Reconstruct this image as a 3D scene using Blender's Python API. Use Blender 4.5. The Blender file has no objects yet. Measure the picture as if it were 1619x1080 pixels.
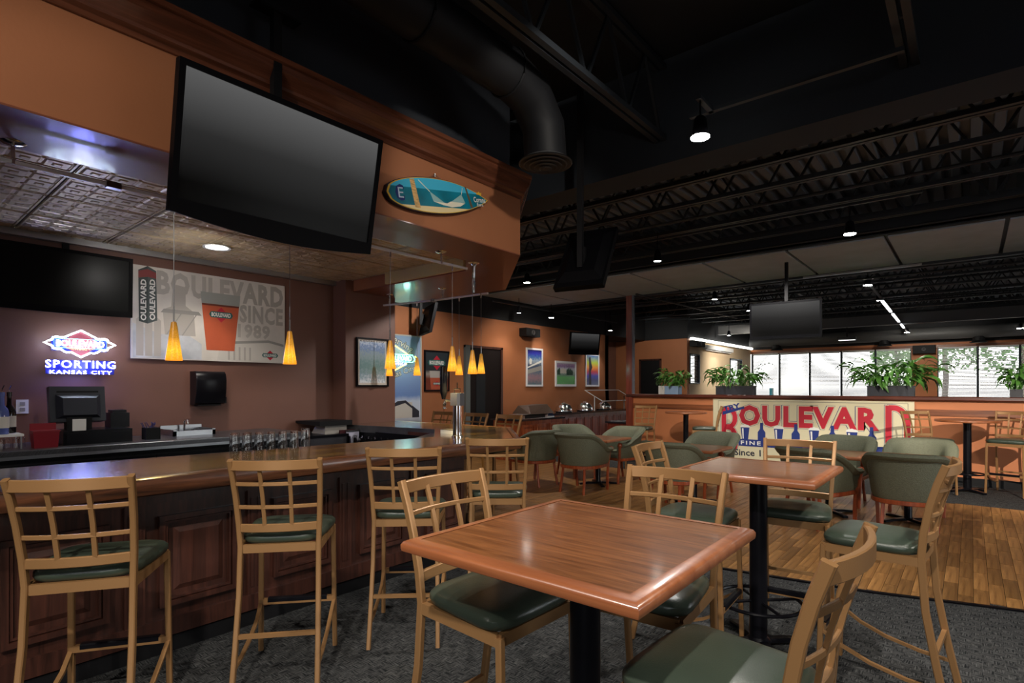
import bpy, bmesh, math, random
from mathutils import Vector, Matrix, Quaternion
random.seed(7)
PI = math.pi
sc = bpy.context.scene
COL = sc.collection

# ------------------------------------------------------------------ camera
CAM_H = 1.55
cam_d = bpy.data.cameras.new('camera')
cam = bpy.data.objects.new('camera', cam_d); COL.objects.link(cam)
cam_d.sensor_width = 36.0
cam_d.lens = 875.0 / 1619.0 * 36.0
cam_d.shift_y = 72.0 / 1619.0
cam_d.clip_start = 0.05; cam_d.clip_end = 200
cam.location = (0, 0, CAM_H)
cam.rotation_euler = (PI / 2, 0, math.radians(39.6636))
sc.camera = cam

# ------------------------------------------------------------------ world, exposure
w = bpy.data.worlds.new('sky'); sc.world = w; w.use_nodes = True
nt = w.node_tree; nt.nodes.clear()
sky = nt.nodes.new('ShaderNodeTexSky'); sky.sky_type = 'NISHITA'
sky.sun_elevation = math.radians(48); sky.sun_rotation = math.radians(200); sky.sun_disc = False
bg = nt.nodes.new('ShaderNodeBackground'); bg.inputs[1].default_value = .85
wo = nt.nodes.new('ShaderNodeOutputWorld')
hs = nt.nodes.new('ShaderNodeHueSaturation'); hs.inputs['Saturation'].default_value = .25
nt.links.new(sky.outputs[0], hs.inputs['Color']); nt.links.new(hs.outputs[0], bg.inputs[0]); nt.links.new(bg.outputs[0], wo.inputs[0])
sc.view_settings.view_transform = 'Standard'; sc.view_settings.look = 'None'
sc.view_settings.gamma = 1.0; sc.view_settings.use_curve_mapping = False
sc.view_settings.exposure = 0.14
sc.cycles.use_denoising = True
sc.cycles.sample_clamp_indirect = 6.0
sc.cycles.max_bounces = 8
sc.cycles.caustics_reflective = False; sc.cycles.caustics_refractive = False

# ------------------------------------------------------------------ lights
def lamp(kind, name, loc, energy, color=(1, .93, .84), size=.08, aim=None, angle=80, blend=.6, sx=1, sy=1):
    d = bpy.data.lights.new(name, kind); d.energy = energy; d.color = color
    if kind == 'AREA':
        d.shape = 'RECTANGLE'; d.size = sx; d.size_y = sy
    else:
        d.shadow_soft_size = size
    if kind == 'SPOT':
        d.spot_size = math.radians(angle); d.spot_blend = blend
    o = bpy.data.objects.new(name, d); COL.objects.link(o); o.location = loc
    a = Vector(aim) - Vector(loc) if aim is not None else Vector((0, 0, -1))
    o.rotation_euler = a.to_track_quat('-Z', 'Y').to_euler()
    return o
WARM = (1, .92, .82); NEUT = (1, .95, .90); DAY = (.86, .93, 1)
def portal(name, loc, aim, sx, sy):
    o = lamp('AREA', name, loc, 1, aim=aim, sx=sx, sy=sy); o.data.cycles.is_portal = True
portal('window_portal', (-2.0, 24.25, 1.93), (-2.0, 10, 1.93), 10.6, 2.1)
portal('added_side_portal', (5.15, 6.8, 1.9), (0, 6.8, 1.9), 3.6, 2.0)  # sky portal for the added opening in the right wall
portal('added_front_portal', (2.0, -4.45, 1.7), (2.0, 0, 1.7), 3.0, 1.8)  # sky portal for the added opening behind the camera
# the visible near-bay lamp first, then added fill spots out of view
SP = [((-1.58, 4.14, 3.42), (-1.5, 3.6, 0), 170, 105), ((-.2, -.9, 3.6), (-1.6, 1.6, .9), 420, 70),
      ((.9, 1.6, 3.6), (-.4, 2.0, .8), 200, 75), ((-1.3, -1.6, 3.6), (-3.3, 1.5, 1.2), 200, 70),
      ((-1.0, 2.6, 3.65), (-3.3, 3.7, 3.0), 75, 60), ((1.3, 3.6, 3.6), (-.3, 5.2, .3), 300, 75),
      ((-.9, .9, 3.65), (-2.4, 2.2, .7), 70, 65)]
FAR = [((-5.0, 19.5, 3.38), (-7.0, 20.5, 1.8), 260, 110), ((-6.8, 14.5, 3.4), (-8.0, 17.3, 1.8), 120, 90), ((-1.2, 20.3, 3.38), (-1.2, 24, 2.2), 160, 80), ((-3.5, 16.3, 3.4), (-3.5, 18, 0), 150, 120)]  # added spots that brighten the far walls and window pier
for l, a, e, g in FAR: lamp('SPOT', 'far_room_fill', l, e, (1, .93, .82), .06, a, g, .8)
for i, (l, a, e, g) in enumerate(SP):
    lamp('SPOT', 'near_lamp_and_fill', l, e, WARM if i else NEUT, .05, a, g, .5)
# ------------------------------------------------------------------ materials
def srgb(r, g, b):
    f = lambda c: c / 12.92 if c <= .04045 else ((c + .055) / 1.055) ** 2.4
    return (f(r / 255), f(g / 255), f(b / 255), 1)
def mat(name, col, rough=.5, metal=0, bump=0, bscale=40, var=0, vscale=6, coat=0, emit=None, estr=0, trans=0, ior=1.45, stretch=(1, 1, 1), spec=.5, tl=0):
    m = bpy.data.materials.new(name); m.use_nodes = True
    n = m.node_tree.nodes; L = m.node_tree.links; b = n['Principled BSDF']
    b.inputs['Base Color'].default_value = col; b.inputs['Roughness'].default_value = rough
    b.inputs['Metallic'].default_value = metal; b.inputs['Coat Weight'].default_value = coat
    b.inputs['Coat Roughness'].default_value = .08
    b.inputs['Transmission Weight'].default_value = trans; b.inputs['IOR'].default_value = ior
    b.inputs['Specular IOR Level'].default_value = spec
    if emit: b.inputs['Emission Color'].default_value = emit; b.inputs['Emission Strength'].default_value = estr
    if var or bump:
        tc = n.new('ShaderNodeTexCoord'); mp = n.new('ShaderNodeMapping'); mp.inputs['Scale'].default_value = stretch
        L.new(tc.outputs['Object'], mp.inputs[0])
    if var:
        t = n.new('ShaderNodeTexNoise'); t.inputs['Scale'].default_value = vscale; t.inputs['Detail'].default_value = 6
        L.new(mp.outputs[0], t.inputs['Vector'])
        r = n.new('ShaderNodeValToRGB'); e = r.color_ramp.elements
        e[0].position = .3; e[1].position = .7
        e[0].color = tuple(c * (1 - var) for c in col[:3]) + (1,); e[1].color = tuple(min(1, c * (1 + var)) for c in col[:3]) + (1,)
        L.new(t.outputs[0], r.inputs[0]); L.new(r.outputs[0], b.inputs['Base Color'])
    if bump:
        t = n.new('ShaderNodeTexNoise'); t.inputs['Scale'].default_value = bscale; t.inputs['Detail'].default_value = 3
        L.new(mp.outputs[0], t.inputs['Vector'])
        u = n.new('ShaderNodeBump'); u.inputs['Strength'].default_value = bump; u.inputs['Distance'].default_value = .01
        L.new(t.outputs[0], u.inputs['Height']); L.new(u.outputs[0], b.inputs['Normal'])
    return m
def wood(name, dark, light, rough=.35, axis='Y', scale=3.0, coat=.3, perobj=0):
    m = bpy.data.materials.new(name); m.use_nodes = True
    n = m.node_tree.nodes; L = m.node_tree.links; b = n['Principled BSDF']
    tc = n.new('ShaderNodeTexCoord'); mp = n.new('ShaderNodeMapping')
    s = {'X': (.6, 9, 9), 'Y': (9, .6, 9), 'Z': (9, 9, .6)}[axis]
    mp.inputs['Scale'].default_value = s
    L.new(tc.outputs['Object'], mp.inputs[0])
    t = n.new('ShaderNodeTexNoise'); t.inputs['Scale'].default_value = scale; t.inputs['Detail'].default_value = 8; t.inputs['Distortion'].default_value = .8
    t.inputs['Roughness'].default_value = .65
    L.new(mp.outputs[0], t.inputs['Vector'])
    r = n.new('ShaderNodeValToRGB'); e = r.color_ramp.elements
    e[0].position = .35; e[1].position = .66; e[0].color = dark; e[1].color = light
    L.new(t.outputs[0], r.inputs[0])
    out = r.outputs[0]
    if perobj:
        oi = n.new('ShaderNodeObjectInfo'); hv = n.new('ShaderNodeHueSaturation'); ma = n.new('ShaderNodeMapRange')
        ma.inputs[3].default_value = 1 - perobj; ma.inputs[4].default_value = 1 + perobj
        L.new(oi.outputs['Random'], ma.inputs[0]); L.new(ma.outputs[0], hv.inputs['Value']); L.new(out, hv.inputs['Color'])
        out = hv.outputs[0]
    L.new(out, b.inputs['Base Color'])
    b.inputs['Roughness'].default_value = rough; b.inputs['Coat Weight'].default_value = coat; b.inputs['Coat Roughness'].default_value = .12
    u = n.new('ShaderNodeBump'); u.inputs['Strength'].default_value = .12; u.inputs['Distance'].default_value = .004
    L.new(t.outputs[0], u.inputs['Height']); L.new(u.outputs[0], b.inputs['Normal'])
    return m
def emis(name, col, s):
    m = bpy.data.materials.new(name); m.use_nodes = True
    n = m.node_tree.nodes; b = n['Principled BSDF']
    b.inputs['Base Color'].default_value = col; b.inputs['Emission Color'].default_value = col; b.inputs['Emission Strength'].default_value = s
    return m
PAINT = mat('terracotta_paint', srgb(164, 104, 68), .62, var=.05, vscale=2, bump=.05, bscale=60)
PAINT2 = mat('brown_paint', srgb(116, 80, 68), .5, var=.06, vscale=2, bump=.05, bscale=60)
PAINT3 = mat('orange_paint', srgb(196, 122, 78), .55, var=.04, vscale=2)
BEIGE = mat('beige_paint', srgb(215, 190, 155), .7, var=.03, vscale=2)
CREAM = mat('cream_paint', srgb(238, 218, 150), .7)
BLACKP = mat('black_paint', (.012, .013, .015, 1), .7, bump=.2, bscale=8)
JOIST = mat('black_steel', (.018, .022, .027, 1), .5)
DECK = mat('dark_deck', (.18, .20, .225, 1), .65)
PANELG = mat('grey_panel', (.44, .50, .56, 1), .75, var=.08, vscale=3)
CARPET = None
BLK = mat('black_plastic', (.005, .005, .007, 1), .28, spec=.22)
BLKM = mat('black_matte', (.006, .006, .007, 1), .6, spec=.3)
TVB = mat('television_black', (.003, .003, .004, 1), .5, spec=.1)
SCREEN = mat('screen_glass', (.003, .003, .003, 1), .3, spec=.15)
def gradient_screen(h):      # screen emission fades from grey at the top to black
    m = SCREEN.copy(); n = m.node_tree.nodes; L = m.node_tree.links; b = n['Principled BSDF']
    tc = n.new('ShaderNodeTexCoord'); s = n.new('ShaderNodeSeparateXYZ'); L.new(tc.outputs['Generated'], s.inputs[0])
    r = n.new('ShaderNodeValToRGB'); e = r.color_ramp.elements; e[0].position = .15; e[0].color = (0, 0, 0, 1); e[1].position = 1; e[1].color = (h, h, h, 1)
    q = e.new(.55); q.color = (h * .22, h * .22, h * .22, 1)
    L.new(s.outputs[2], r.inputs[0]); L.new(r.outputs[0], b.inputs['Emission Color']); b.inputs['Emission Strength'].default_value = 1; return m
CHROME = mat('chrome', (.75, .76, .78, 1), .14, 1)
STEEL = mat('brushed_steel', (.42, .43, .45, 1), .3, 1, bump=.05, bscale=90)
DSTEEL = mat('dark_counter_metal', (.13, .13, .14, 1), .3, .7, var=.2, vscale=8)
WHITE = mat('white', srgb(225, 225, 222), .5)
GOLD = mat('bronze_paint', srgb(152, 114, 74), .36, .3, bump=.05, bscale=300)
VINYL = mat('green_vinyl', srgb(58, 68, 58), .3, bump=.1, bscale=260, var=.1, vscale=5, spec=.6)
TUBF = mat('green_fabric', srgb(104, 107, 88), .55, bump=.9, bscale=110, var=.16, vscale=60, stretch=(1, 1, 1.6))
CHERRY = wood('cherry_wood', srgb(120, 50, 26), srgb(170, 84, 48), .35, 'Z', 2)
TOPW = wood('table_wood', srgb(88, 50, 25), srgb(142, 90, 52), .3, 'X', 6.5, .45)
EDGEW = wood('table_edge_wood', srgb(128, 72, 42), srgb(158, 98, 62), .36, 'X', 1.6, .3)
DARKW = wood('dark_bar_wood', srgb(44, 24, 18), srgb(78, 44, 34), .38, 'Z', 2.2, .25)
NOSEW = wood('bar_nosing_wood', srgb(40, 22, 14), srgb(100, 60, 38), .32, 'Y', 2.6, .4)
CROWNW = wood('crown_wood', srgb(84, 46, 30), srgb(124, 74, 52), .26, 'Y', 1.6, .6)
LEDGEW = wood('ledge_wood', srgb(60, 26, 16), srgb(104, 50, 32), .35, 'X', 1.6, .3)
RAILW = wood('chair_rail_wood', srgb(100, 52, 28), srgb(160, 94, 54), .4, 'X', 1.6, .2)
BARTOP = wood('lacquered_bar_top', srgb(26, 19, 11), srgb(84, 66, 34), .27, 'Y', 1.5, 1.0)
BUFW = wood('red_buffet_wood', srgb(74, 28, 20), srgb(124, 54, 36), .4, 'Z', 2)
BUFLIT = wood('buffet_wood_lit', srgb(120, 54, 28), srgb(176, 92, 50), .4, 'Z', 2)  # buffet wood with the orange light on it put into the colour
PLANK = wood('oak_plank', srgb(112, 76, 40), srgb(176, 128, 74), .4, 'Y', 1.7, .15, perobj=.35)
GRANITE = mat('black_counter_stone', (.02, .02, .024, 1), .12, var=.4, vscale=60)
GLASS = mat('clear_glass', (1, 1, 1, 1), .02, trans=1, ior=1.45)
REDP = mat('red_plastic', srgb(130, 20, 34), .4)
TERRA = mat('planter_dark', (.02, .022, .03, 1), .5)
BLUEW = mat('planter_blue', srgb(150, 180, 215), .6)
SOIL = mat('soil', (.03, .02, .012, 1), .9)
LEAF = mat('green_leaf', srgb(76, 124, 52), .35, var=.35, vscale=14)
LEAF.node_tree.nodes['Principled BSDF'].inputs['Subsurface Weight'].default_value = .0
LAMPON = emis('lamp_face', (1, .95, .88, 1), 60)
def carpet_mat():
    m = bpy.data.materials.new('woven_carpet'); m.use_nodes = True
    n = m.node_tree.nodes; L = m.node_tree.links; b = n['Principled BSDF']
    tc = n.new('ShaderNodeTexCoord')
    def layer(sx, sy):
        mp = n.new('ShaderNodeMapping'); mp.inputs['Scale'].default_value = (sx, sy, 1); L.new(tc.outputs['Object'], mp.inputs[0])
        t = n.new('ShaderNodeTexNoise'); t.inputs['Scale'].default_value = 1; t.inputs['Detail'].default_value = 3; L.new(mp.outputs[0], t.inputs['Vector']); return t
    a, c = layer(150, 14), layer(14, 150)
    ch = n.new('ShaderNodeTexChecker'); ch.inputs['Scale'].default_value = 20; L.new(tc.outputs['Object'], ch.inputs['Vector'])
    mx = n.new('ShaderNodeMix'); mx.data_type = 'FLOAT'
    L.new(ch.outputs['Fac'], mx.inputs[0]); L.new(a.outputs[0], mx.inputs[2]); L.new(c.outputs[0], mx.inputs[3])
    r = n.new('ShaderNodeValToRGB'); e = r.color_ramp.elements; e[0].position = .38; e[1].position = .66
    e[0].color = (.010, .011, .012, 1); e[1].color = (.085, .086, .085, 1)
    L.new(mx.outputs[0], r.inputs[0]); L.new(r.outputs[0], b.inputs['Base Color']); b.inputs['Roughness'].default_value = .95
    b.inputs['Specular IOR Level'].default_value = .1
    u = n.new('ShaderNodeBump'); u.inputs['Strength'].default_value = .4; u.inputs['Distance'].default_value = .004
    L.new(mx.outputs[0], u.inputs['Height']); L.new(u.outputs[0], b.inputs['Normal'])
    return m
CARPET = carpet_mat()

# ------------------------------------------------------------------ mesh helpers
class MB:
    def __init__(s): s.v = []; s.f = []
    def add(s, vs, fs):
        k = len(s.v); s.v += [tuple(p) for p in vs]; s.f += [tuple(i + k for i in f) for f in fs]; return s
    def box(s, a, b):
        x0, y0, z0 = a; x1, y1, z1 = b
        return s.add([(x0, y0, z0), (x1, y0, z0), (x1, y1, z0), (x0, y1, z0), (x0, y0, z1), (x1, y0, z1), (x1, y1, z1), (x0, y1, z1)],
                     [(3, 2, 1, 0), (4, 5, 6, 7), (0, 1, 5, 4), (1, 2, 6, 5), (2, 3, 7, 6), (3, 0, 4, 7)])
    def cbox(s, c, d): return s.box([c[i] - d[i] / 2 for i in range(3)], [c[i] + d[i] / 2 for i in range(3)])
    def sweep(s, path, prof, up=(0, 0, 1), closed=False, scales=None):
        """path: points; prof: 2D closed polygon (side, up); rings joined."""
        P = [Vector(p) for p in path]; n = len(P); m = len(prof); vs = []
        for i in range(n):
            if closed: t = P[(i + 1) % n] - P[i - 1]
            else: t = P[min(i + 1, n - 1)] - P[max(i - 1, 0)]
            t.normalize(); u = Vector(up)
            if abs(t.dot(u)) > .99: u = Vector((0, 1, 0))
            sd = t.cross(u).normalized(); uu = sd.cross(t).normalized(); k = scales[i] if scales else 1
            for (a, b) in prof: vs.append(P[i] + sd * a * k + uu * b * k)
        fs = []
        for i in range(n if closed else n - 1):
            j = (i + 1) % n
            for q in range(m):
                r = (q + 1) % m; fs.append((i * m + q, i * m + r, j * m + r, j * m + q))
        if not closed:
            fs.append(tuple(range(m))[::-1]); fs.append(tuple((n - 1) * m + q for q in range(m)))
        return s.add(vs, fs)
    def tube(s, path, r, n=8, closed=False, scales=None):
        return s.sweep(path, [(r * math.cos(2 * PI * k / n), r * math.sin(2 * PI * k / n)) for k in range(n)], closed=closed, scales=scales)
    def bar(s, path, w, h, up=(0, 0, 1), c=.0, closed=False):
        c = min(c, w * .45, h * .45); a, b = w / 2, h / 2
        pr = [(-a + c, -b), (a - c, -b), (a, -b + c), (a, b - c), (a - c, b), (-a + c, b), (-a, b - c), (-a, -b + c)] if c > 0 else [(-a, -b), (a, -b), (a, b), (-a, b)]
        return s.sweep(path, pr, up, closed)
    def prism(s, poly, z0, z1):
        n = len(poly)
        return s.add([(x, y, z0) for x, y in poly] + [(x, y, z1) for x, y in poly],
                     [tuple(range(n))[::-1], tuple(range(n, 2 * n))] + [(i, (i + 1) % n, n + (i + 1) % n, n + i) for i in range(n)])
    def loft(s, rings, cap0=True, cap1=True, closed=True):
        m = len(rings[0]); vs = [p for r in rings for p in r]; fs = []
        for i in range(len(rings) - 1):
            for q in range(m if closed else m - 1):
                r = (q + 1) % m; fs.append((i * m + q, i * m + r, (i + 1) * m + r, (i + 1) * m + q))
        if cap0: fs.append(tuple(range(m))[::-1])
        if cap1: fs.append(tuple((len(rings) - 1) * m + q for q in range(m)))
        return s.add(vs, fs)
    def lathe(s, prof, c=(0, 0, 0), n=20, axis='Z'):
        rings = []
        for (r, z) in prof:
            ring = []
            for k in range(n):
                a = 2 * PI * k / n; p = (r * math.cos(a), r * math.sin(a), z)
                if axis == 'X': p = (p[2], p[0], p[1])
                if axis == 'Y': p = (p[1], p[2], p[0])
                ring.append((p[0] + c[0], p[1] + c[1], p[2] + c[2]))
            rings.append(ring)
        return s.loft(rings)
    def cyl(s, c, r, z0, z1, n=16): return s.lathe([(r, z0), (r, z1)], c, n)
    def quad(s, a, b, c, d): return s.add([a, b, c, d], [(0, 1, 2, 3)])
    def mesh(s, name, m, smooth=False, off=(0, 0, 0), fix=True):
        me = bpy.data.meshes.new(name)
        vs = [(x - off[0], y - off[1], z - off[2]) for x, y, z in s.v]
        me.from_pydata(vs, [], s.f)
        if fix:
            bm = bmesh.new(); bm.from_mesh(me); bmesh.ops.recalc_face_normals(bm, faces=bm.faces); bm.to_mesh(me); bm.free()
        me.materials.append(m)
        if smooth:
            me.polygons.foreach_set('use_smooth', [True] * len(me.polygons))
            try: me.set_sharp_from_angle(angle=math.radians(40))
            except Exception: pass
        me.update(); return me
def link(name, data, parent=None):
    o = bpy.data.objects.new(name, data); COL.objects.link(o)
    if parent: o.parent = parent
    return o
def tag(o, label=None, cat=None, group=None, kind=None):
    if label: o['label'] = label
    if cat: o['category'] = cat
    if group: o['group'] = group
    if kind: o['kind'] = kind
    return o
def thing(name, label, cat, loc=(0, 0, 0), rz=0, group=None):
    o = link(name, None); o.location = loc; o.rotation_euler = (0, 0, rz); o.empty_display_size = .1
    return tag(o, label, cat, group)
def wloc(p):
    v = Vector((0, 0, 0))
    while p is not None: v += p.location; p = p.parent
    return v
def part(name, mb, m, parent, smooth=False, world=False, label=None, kind=None):
    off = wloc(parent) if (world and parent) else (0, 0, 0)
    o = link(name, mb.mesh(name, m, smooth, off), parent)
    if label: o['label'] = label
    if kind: o['kind'] = kind
    return o
def solo(name, mb, m, label, cat, group=None, smooth=False, loc=(0, 0, 0)):
    o = link(name, mb.mesh(name, m, smooth, loc)); o.location = loc
    return tag(o, label, cat, group)
def struct(name, mb, m, smooth=False):
    o = link(name, mb.mesh(name, m, smooth)); o['kind'] = 'structure'; return o
def dup(root, loc, rz, label, group=None):
    r = root.copy(); COL.objects.link(r); r.location = loc; r.rotation_euler = (0, 0, rz); r['label'] = label
    if group: r['group'] = group
    for ch in list(root.children):
        c = ch.copy(); COL.objects.link(c); c.parent = r
        for g in list(ch.children):
            d = g.copy(); COL.objects.link(d); d.parent = c
    return r
def text_mesh(body, bold=0, res=2, space=1.0):
    cu = bpy.data.curves.new('letters', 'FONT'); cu.body = body; cu.size = 1; cu.resolution_u = res; cu.offset = bold; cu.space_character = space
    o = bpy.data.objects.new('letters', cu); COL.objects.link(o)
    dg = bpy.context.evaluated_depsgraph_get(); me = bpy.data.meshes.new_from_object(o.evaluated_get(dg))
    bpy.data.objects.remove(o); bpy.data.curves.remove(cu)
    return me
def letters(body, c, w, h, right, up, m, parent, name='lettering', bold=.02, thick=0, curve=None, res=2, space=1.0, rot=0):
    """fit text into a w x h box centred at world point c, lying in the plane right/up."""
    me = text_mesh(body, bold, res, space)
    xs = [v.co.x for v in me.vertices]; ys = [v.co.y for v in me.vertices]
    x0, x1, y0, y1 = min(xs), max(xs), min(ys), max(ys)
    R = Vector(right).normalized(); U = Vector(up).normalized(); N = R.cross(U); c = Vector(c) - Vector(wloc(parent))
    cr, sr = math.cos(rot), math.sin(rot)
    for v in me.vertices:
        a = (v.co.x - (x0 + x1) / 2) / (x1 - x0) * w; b = (v.co.y - (y0 + y1) / 2) / (y1 - y0) * h
        if curve: b += curve(a / w * 2)
        a, b = a * cr - b * sr, a * sr + b * cr
        v.co = c + R * a + U * b
    if thick:
        bm = bmesh.new(); bm.from_mesh(me); g = bmesh.ops.extrude_face_region(bm, geom=bm.faces[:])
        vs = [x for x in g['geom'] if isinstance(x, bmesh.types.BMVert)]
        bmesh.ops.translate(bm, verts=vs, vec=N * thick); bmesh.ops.recalc_face_normals(bm, faces=bm.faces); bm.to_mesh(me); bm.free()
    me.materials.clear(); me.materials.append(m)
    o = link(name, me, parent); return o
def flatpoly(pts, c, right, up, m, parent, name, off=0, thick=.0):
    """flat printed shape: pts (a,b) in the plane right/up around world point c."""
    R = Vector(right).normalized(); U = Vector(up).normalized(); N = R.cross(U); c = Vector(c) + N * off
    mb = MB(); n = len(pts)
    A = [c + R * a + U * b for a, b in pts]
    if thick:
        mb.add([tuple(p) for p in A] + [tuple(p + N * thick) for p in A], [tuple(range(n))[::-1], tuple(range(n, 2 * n))] + [(i, (i + 1) % n, n + (i + 1) % n, n + i) for i in range(n)])
    else: mb.add([tuple(p) for p in A], [tuple(range(n))])
    return part(name, mb, m, parent, world=True)
# ------------------------------------------------------------------ the setting
def edge_y(x):   # near edge of the wooden floor
    pts = [(-8.5, 4.2), (-1.675, 4.76), (-.6, 4.93), (.282, 5.19), (1.4, 5.7), (3, 6.6)]
    for (a, b), (c, d) in zip(pts, pts[1:]):
        if x <= c: return b + (d - b) * (x - a) / (c - a)
    return 6.6
floor = struct('floor', MB().box((-10, -4.2, -.1), (5, 24.1, 0)), CARPET)
pl = MB().box((-.0435, 0, 0), (.0435, .5, .006)).mesh('plank', PLANK)
spots = []
for i in range(110):
    x = -8.4 + i * .09; y0 = edge_y(x) + .03; off = (i * .31) % .5
    y = y0 - off
    while y < 9.4:
        a, b = max(y, y0), min(y + .497, 9.4)
        if b - a > .05: spots.append((x, a, b))
        y += .5
def vis(p):
    x, y = p[0], (p[1] + p[2]) / 2
    d = -.6383 * x + .7698 * y; u = (.7698 * x + .6383 * y) / max(d, .1)
    return d if abs(u) < 1.0 else d + 50
spots.sort(key=vis)
rest = MB()
for k, (x, a, b) in enumerate(spots):
    if k < 300:
        o = link('plank', pl, floor); o.location = (x, a, 0); o.scale = (1, (b - a) / .5, 1)
    else: rest.box((x - .0435, a, 0), (x + .0435, b, .006))
part('plank_field', rest, PLANK, floor, kind='stuff')
th = MB(); xs = [-8.4, -1.675, -.6, .282, 1.4]
th.bar([(x, edge_y(x), .006) for x in xs], .035, .012)
part('threshold_strip', th, BLK, floor)

def wall(name, a, b, m): return struct(name, MB().box(a, b), m)
wl = wall('wall_left', (-8.7, 4.95, 0), (-8.5, 14.85, 3.12), PAINT)
part('upper_wall', MB().box((-8.7, 4.95, 3.12), (-8.5, 14.85, 4.5)), BLACKP, wl)
wr = wall('wall_recess', (-9.8, 14.85, 0), (-9.6, 17.3, 3.12), PAINT2)
part('return_wall', MB().box((-9.8, 14.65, 0), (-8.5, 14.85, 3.12)), PAINT2, wr)
part('upper_wall', MB().box((-9.8, 14.65, 3.12), (-8.47, 17.3, 4.5)), BLACKP, wr)
wf = wall('wall_far_left', (-9.8, 17.3, 0), (-7.03, 17.5, 3.12), PAINT)
part('upper_wall', MB().box((-9.8, 17.27, 3.12), (-7.0, 17.5, 4.5)), BLACKP, wf)
d1 = struct('door_1', MB().box((-8.63, 17.26, 0), (-7.95, 17.3, 2.44)), BLKM)
part('door_frame', MB().box((-8.68, 17.25, 0), (-8.63, 17.31, 2.49)).box((-7.95, 17.25, 0), (-7.9, 17.31, 2.49)).box((-8.68, 17.25, 2.44), (-7.9, 17.31, 2.49)), DARKW, d1)
wb = struct('wall_beige', MB().box((-7.2, 17.5, 0), (-7.03, 24, 1.66)).box((-7.2, 17.5, 2.64), (-7.03, 24, 3.12)).box((-7.2, 18.35, 1.66), (-7.03, 21.4, 2.64)).box((-7.2, 22.8, 1.66), (-7.03, 24, 2.64)), BEIGE)
part('upper_wall', MB().box((-7.2, 17.5, 3.12), (-7.0, 24, 4.5)), BLACKP, wb)
ww = struct('wall_window', MB().box((-7.2, 24, 0), (5, 24.2, .9)).box((-7.2, 24, 2.95), (5, 24.2, 4.62)).box((-1.613, 24, .9), (-.888, 24.2, 2.95)).box((3.3, 24, .9), (5, 24.2, 2.95)), PAINT3)
part('upper_wall', MB().box((-7.2, 23.97, 3.08), (5, 24.0, 4.6)), BLACKP, ww)
part('head_trim', MB().box((-7.03, 23.96, 2.90), (3.4, 24, 3.0)), RAILW, ww)
struct('wall_right', MB().box((4.9, -4.2, 0), (5.1, 24, .85)).box((4.9, -4.2, 2.95), (5.1, 24, 4.5)).box((4.9, -4.2, .85), (5.1, 5.0, 2.95)).box((4.9, 8.6, .85), (5.1, 24, 2.95)), PAINT)  # unseen wall; its opening is added to let sky light in
struct('wall_front', MB().box((-6.6, -4.4, 0), (5, -4.2, .8)).box((-6.6, -4.4, 2.6), (5, -4.2, 4.5)).box((-6.6, -4.4, .8), (.5, -4.2, 2.6)).box((3.5, -4.4, .8), (5, -4.2, 2.6)), PAINT)  # unseen wall, with an added opening for sky fill light
struct('added_window_bars', MB().box((4.95, 6.1, .85), (5.05, 6.2, 2.95)).box((4.95, 7.4, .85), (5.05, 7.5, 2.95)), BLKM)  # bars of the added opening in the right wall
wk = wall('wall_back_bar', (-6.73, -4.2, 0), (-6.53, 4.15, 2.95), PAINT2)
pr = wall('wall_pier', (-8.7, 4.15, 0), (-6.245, 4.95, 3.3), PAINT2)
part('cove_trim', MB().box((-6.53, -4.2, 2.89), (-6.46, 4.15, 2.95)), STEEL, wk)
# windows with mullions, panes and blinds
BLIND = mat('blind_slat', (.82, .83, .85, 1), .6, trans=0)
MULL = mat('dark_mullion', (.02, .028, .04, 1), .4)
PANE = mat('window_pane', (1, 1, 1, 1), .0, trans=1, ior=1.01)
def window(name, xs):
    fr = MB()
    for i, x in enumerate(xs): fr.box((x - .035, 24.02, .9), (x + .035, 24.12, 2.95))
    fr.box((xs[0], 24.02, .9), (xs[-1], 24.12, .96)).box((xs[0], 24.02, 2.89), (xs[-1], 24.12, 2.95))
    win = struct(name, fr, MULL)
    for a, b in zip(xs, xs[1:]):
        part('pane', MB().box((a + .03, 24.08, .95), (b - .03, 24.086, 2.9)), PANE, win)
        s = MB()
        zz = 1.0
        while zz < 2.88:
            dz, dy = .017, .020
            s.add([(a + .04, 23.985 - dy, zz - dz), (b - .04, 23.985 - dy, zz - dz), (b - .04, 23.985 + dy, zz + dz), (a + .04, 23.985 + dy, zz + dz)], [(0, 1, 2, 3)])
            zz += .05
        part('blind', s, BLIND, win, kind='stuff')
        part('head_rail', MB().box((a + .03, 23.95, 2.86), (b - .03, 24.01, 2.91)), WHITE, win)
    return win
window('window_1', [-6.98, -5.935, -4.838, -3.766, -2.682, -1.613])
window('window_2', [-.888, .178, 1.215, 2.25, 3.3])
for nm, a, b in (('window_3', 17.5, 18.35), ('window_4', 21.4, 22.8)):
    fr = MB(); frame_w = .04
    fr.box((-7.16, a, 1.66), (-7.0, a + frame_w, 2.64)).box((-7.16, b - frame_w, 1.66), (-7.0, b, 2.64)).box((-7.16, a, 1.66), (-7.0, b, 1.7)).box((-7.16, a, 2.6), (-7.0, b, 2.64))
    win = struct(nm, fr, MULL); s = MB()
    for k in range(18):
        zz = 1.73 + k * .05; s.add([(-7.10, a + .04, zz - .014), (-7.10, b - .04, zz - .014), (-7.06, b - .04, zz + .014), (-7.06, a + .04, zz + .014)], [(0, 1, 2, 3)])
    part('blind', s, BLIND, win, kind='stuff')
    part('pane', MB().box((-7.14, a + .03, 1.69), (-7.135, b - .03, 2.61)), PANE, win)
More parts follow.
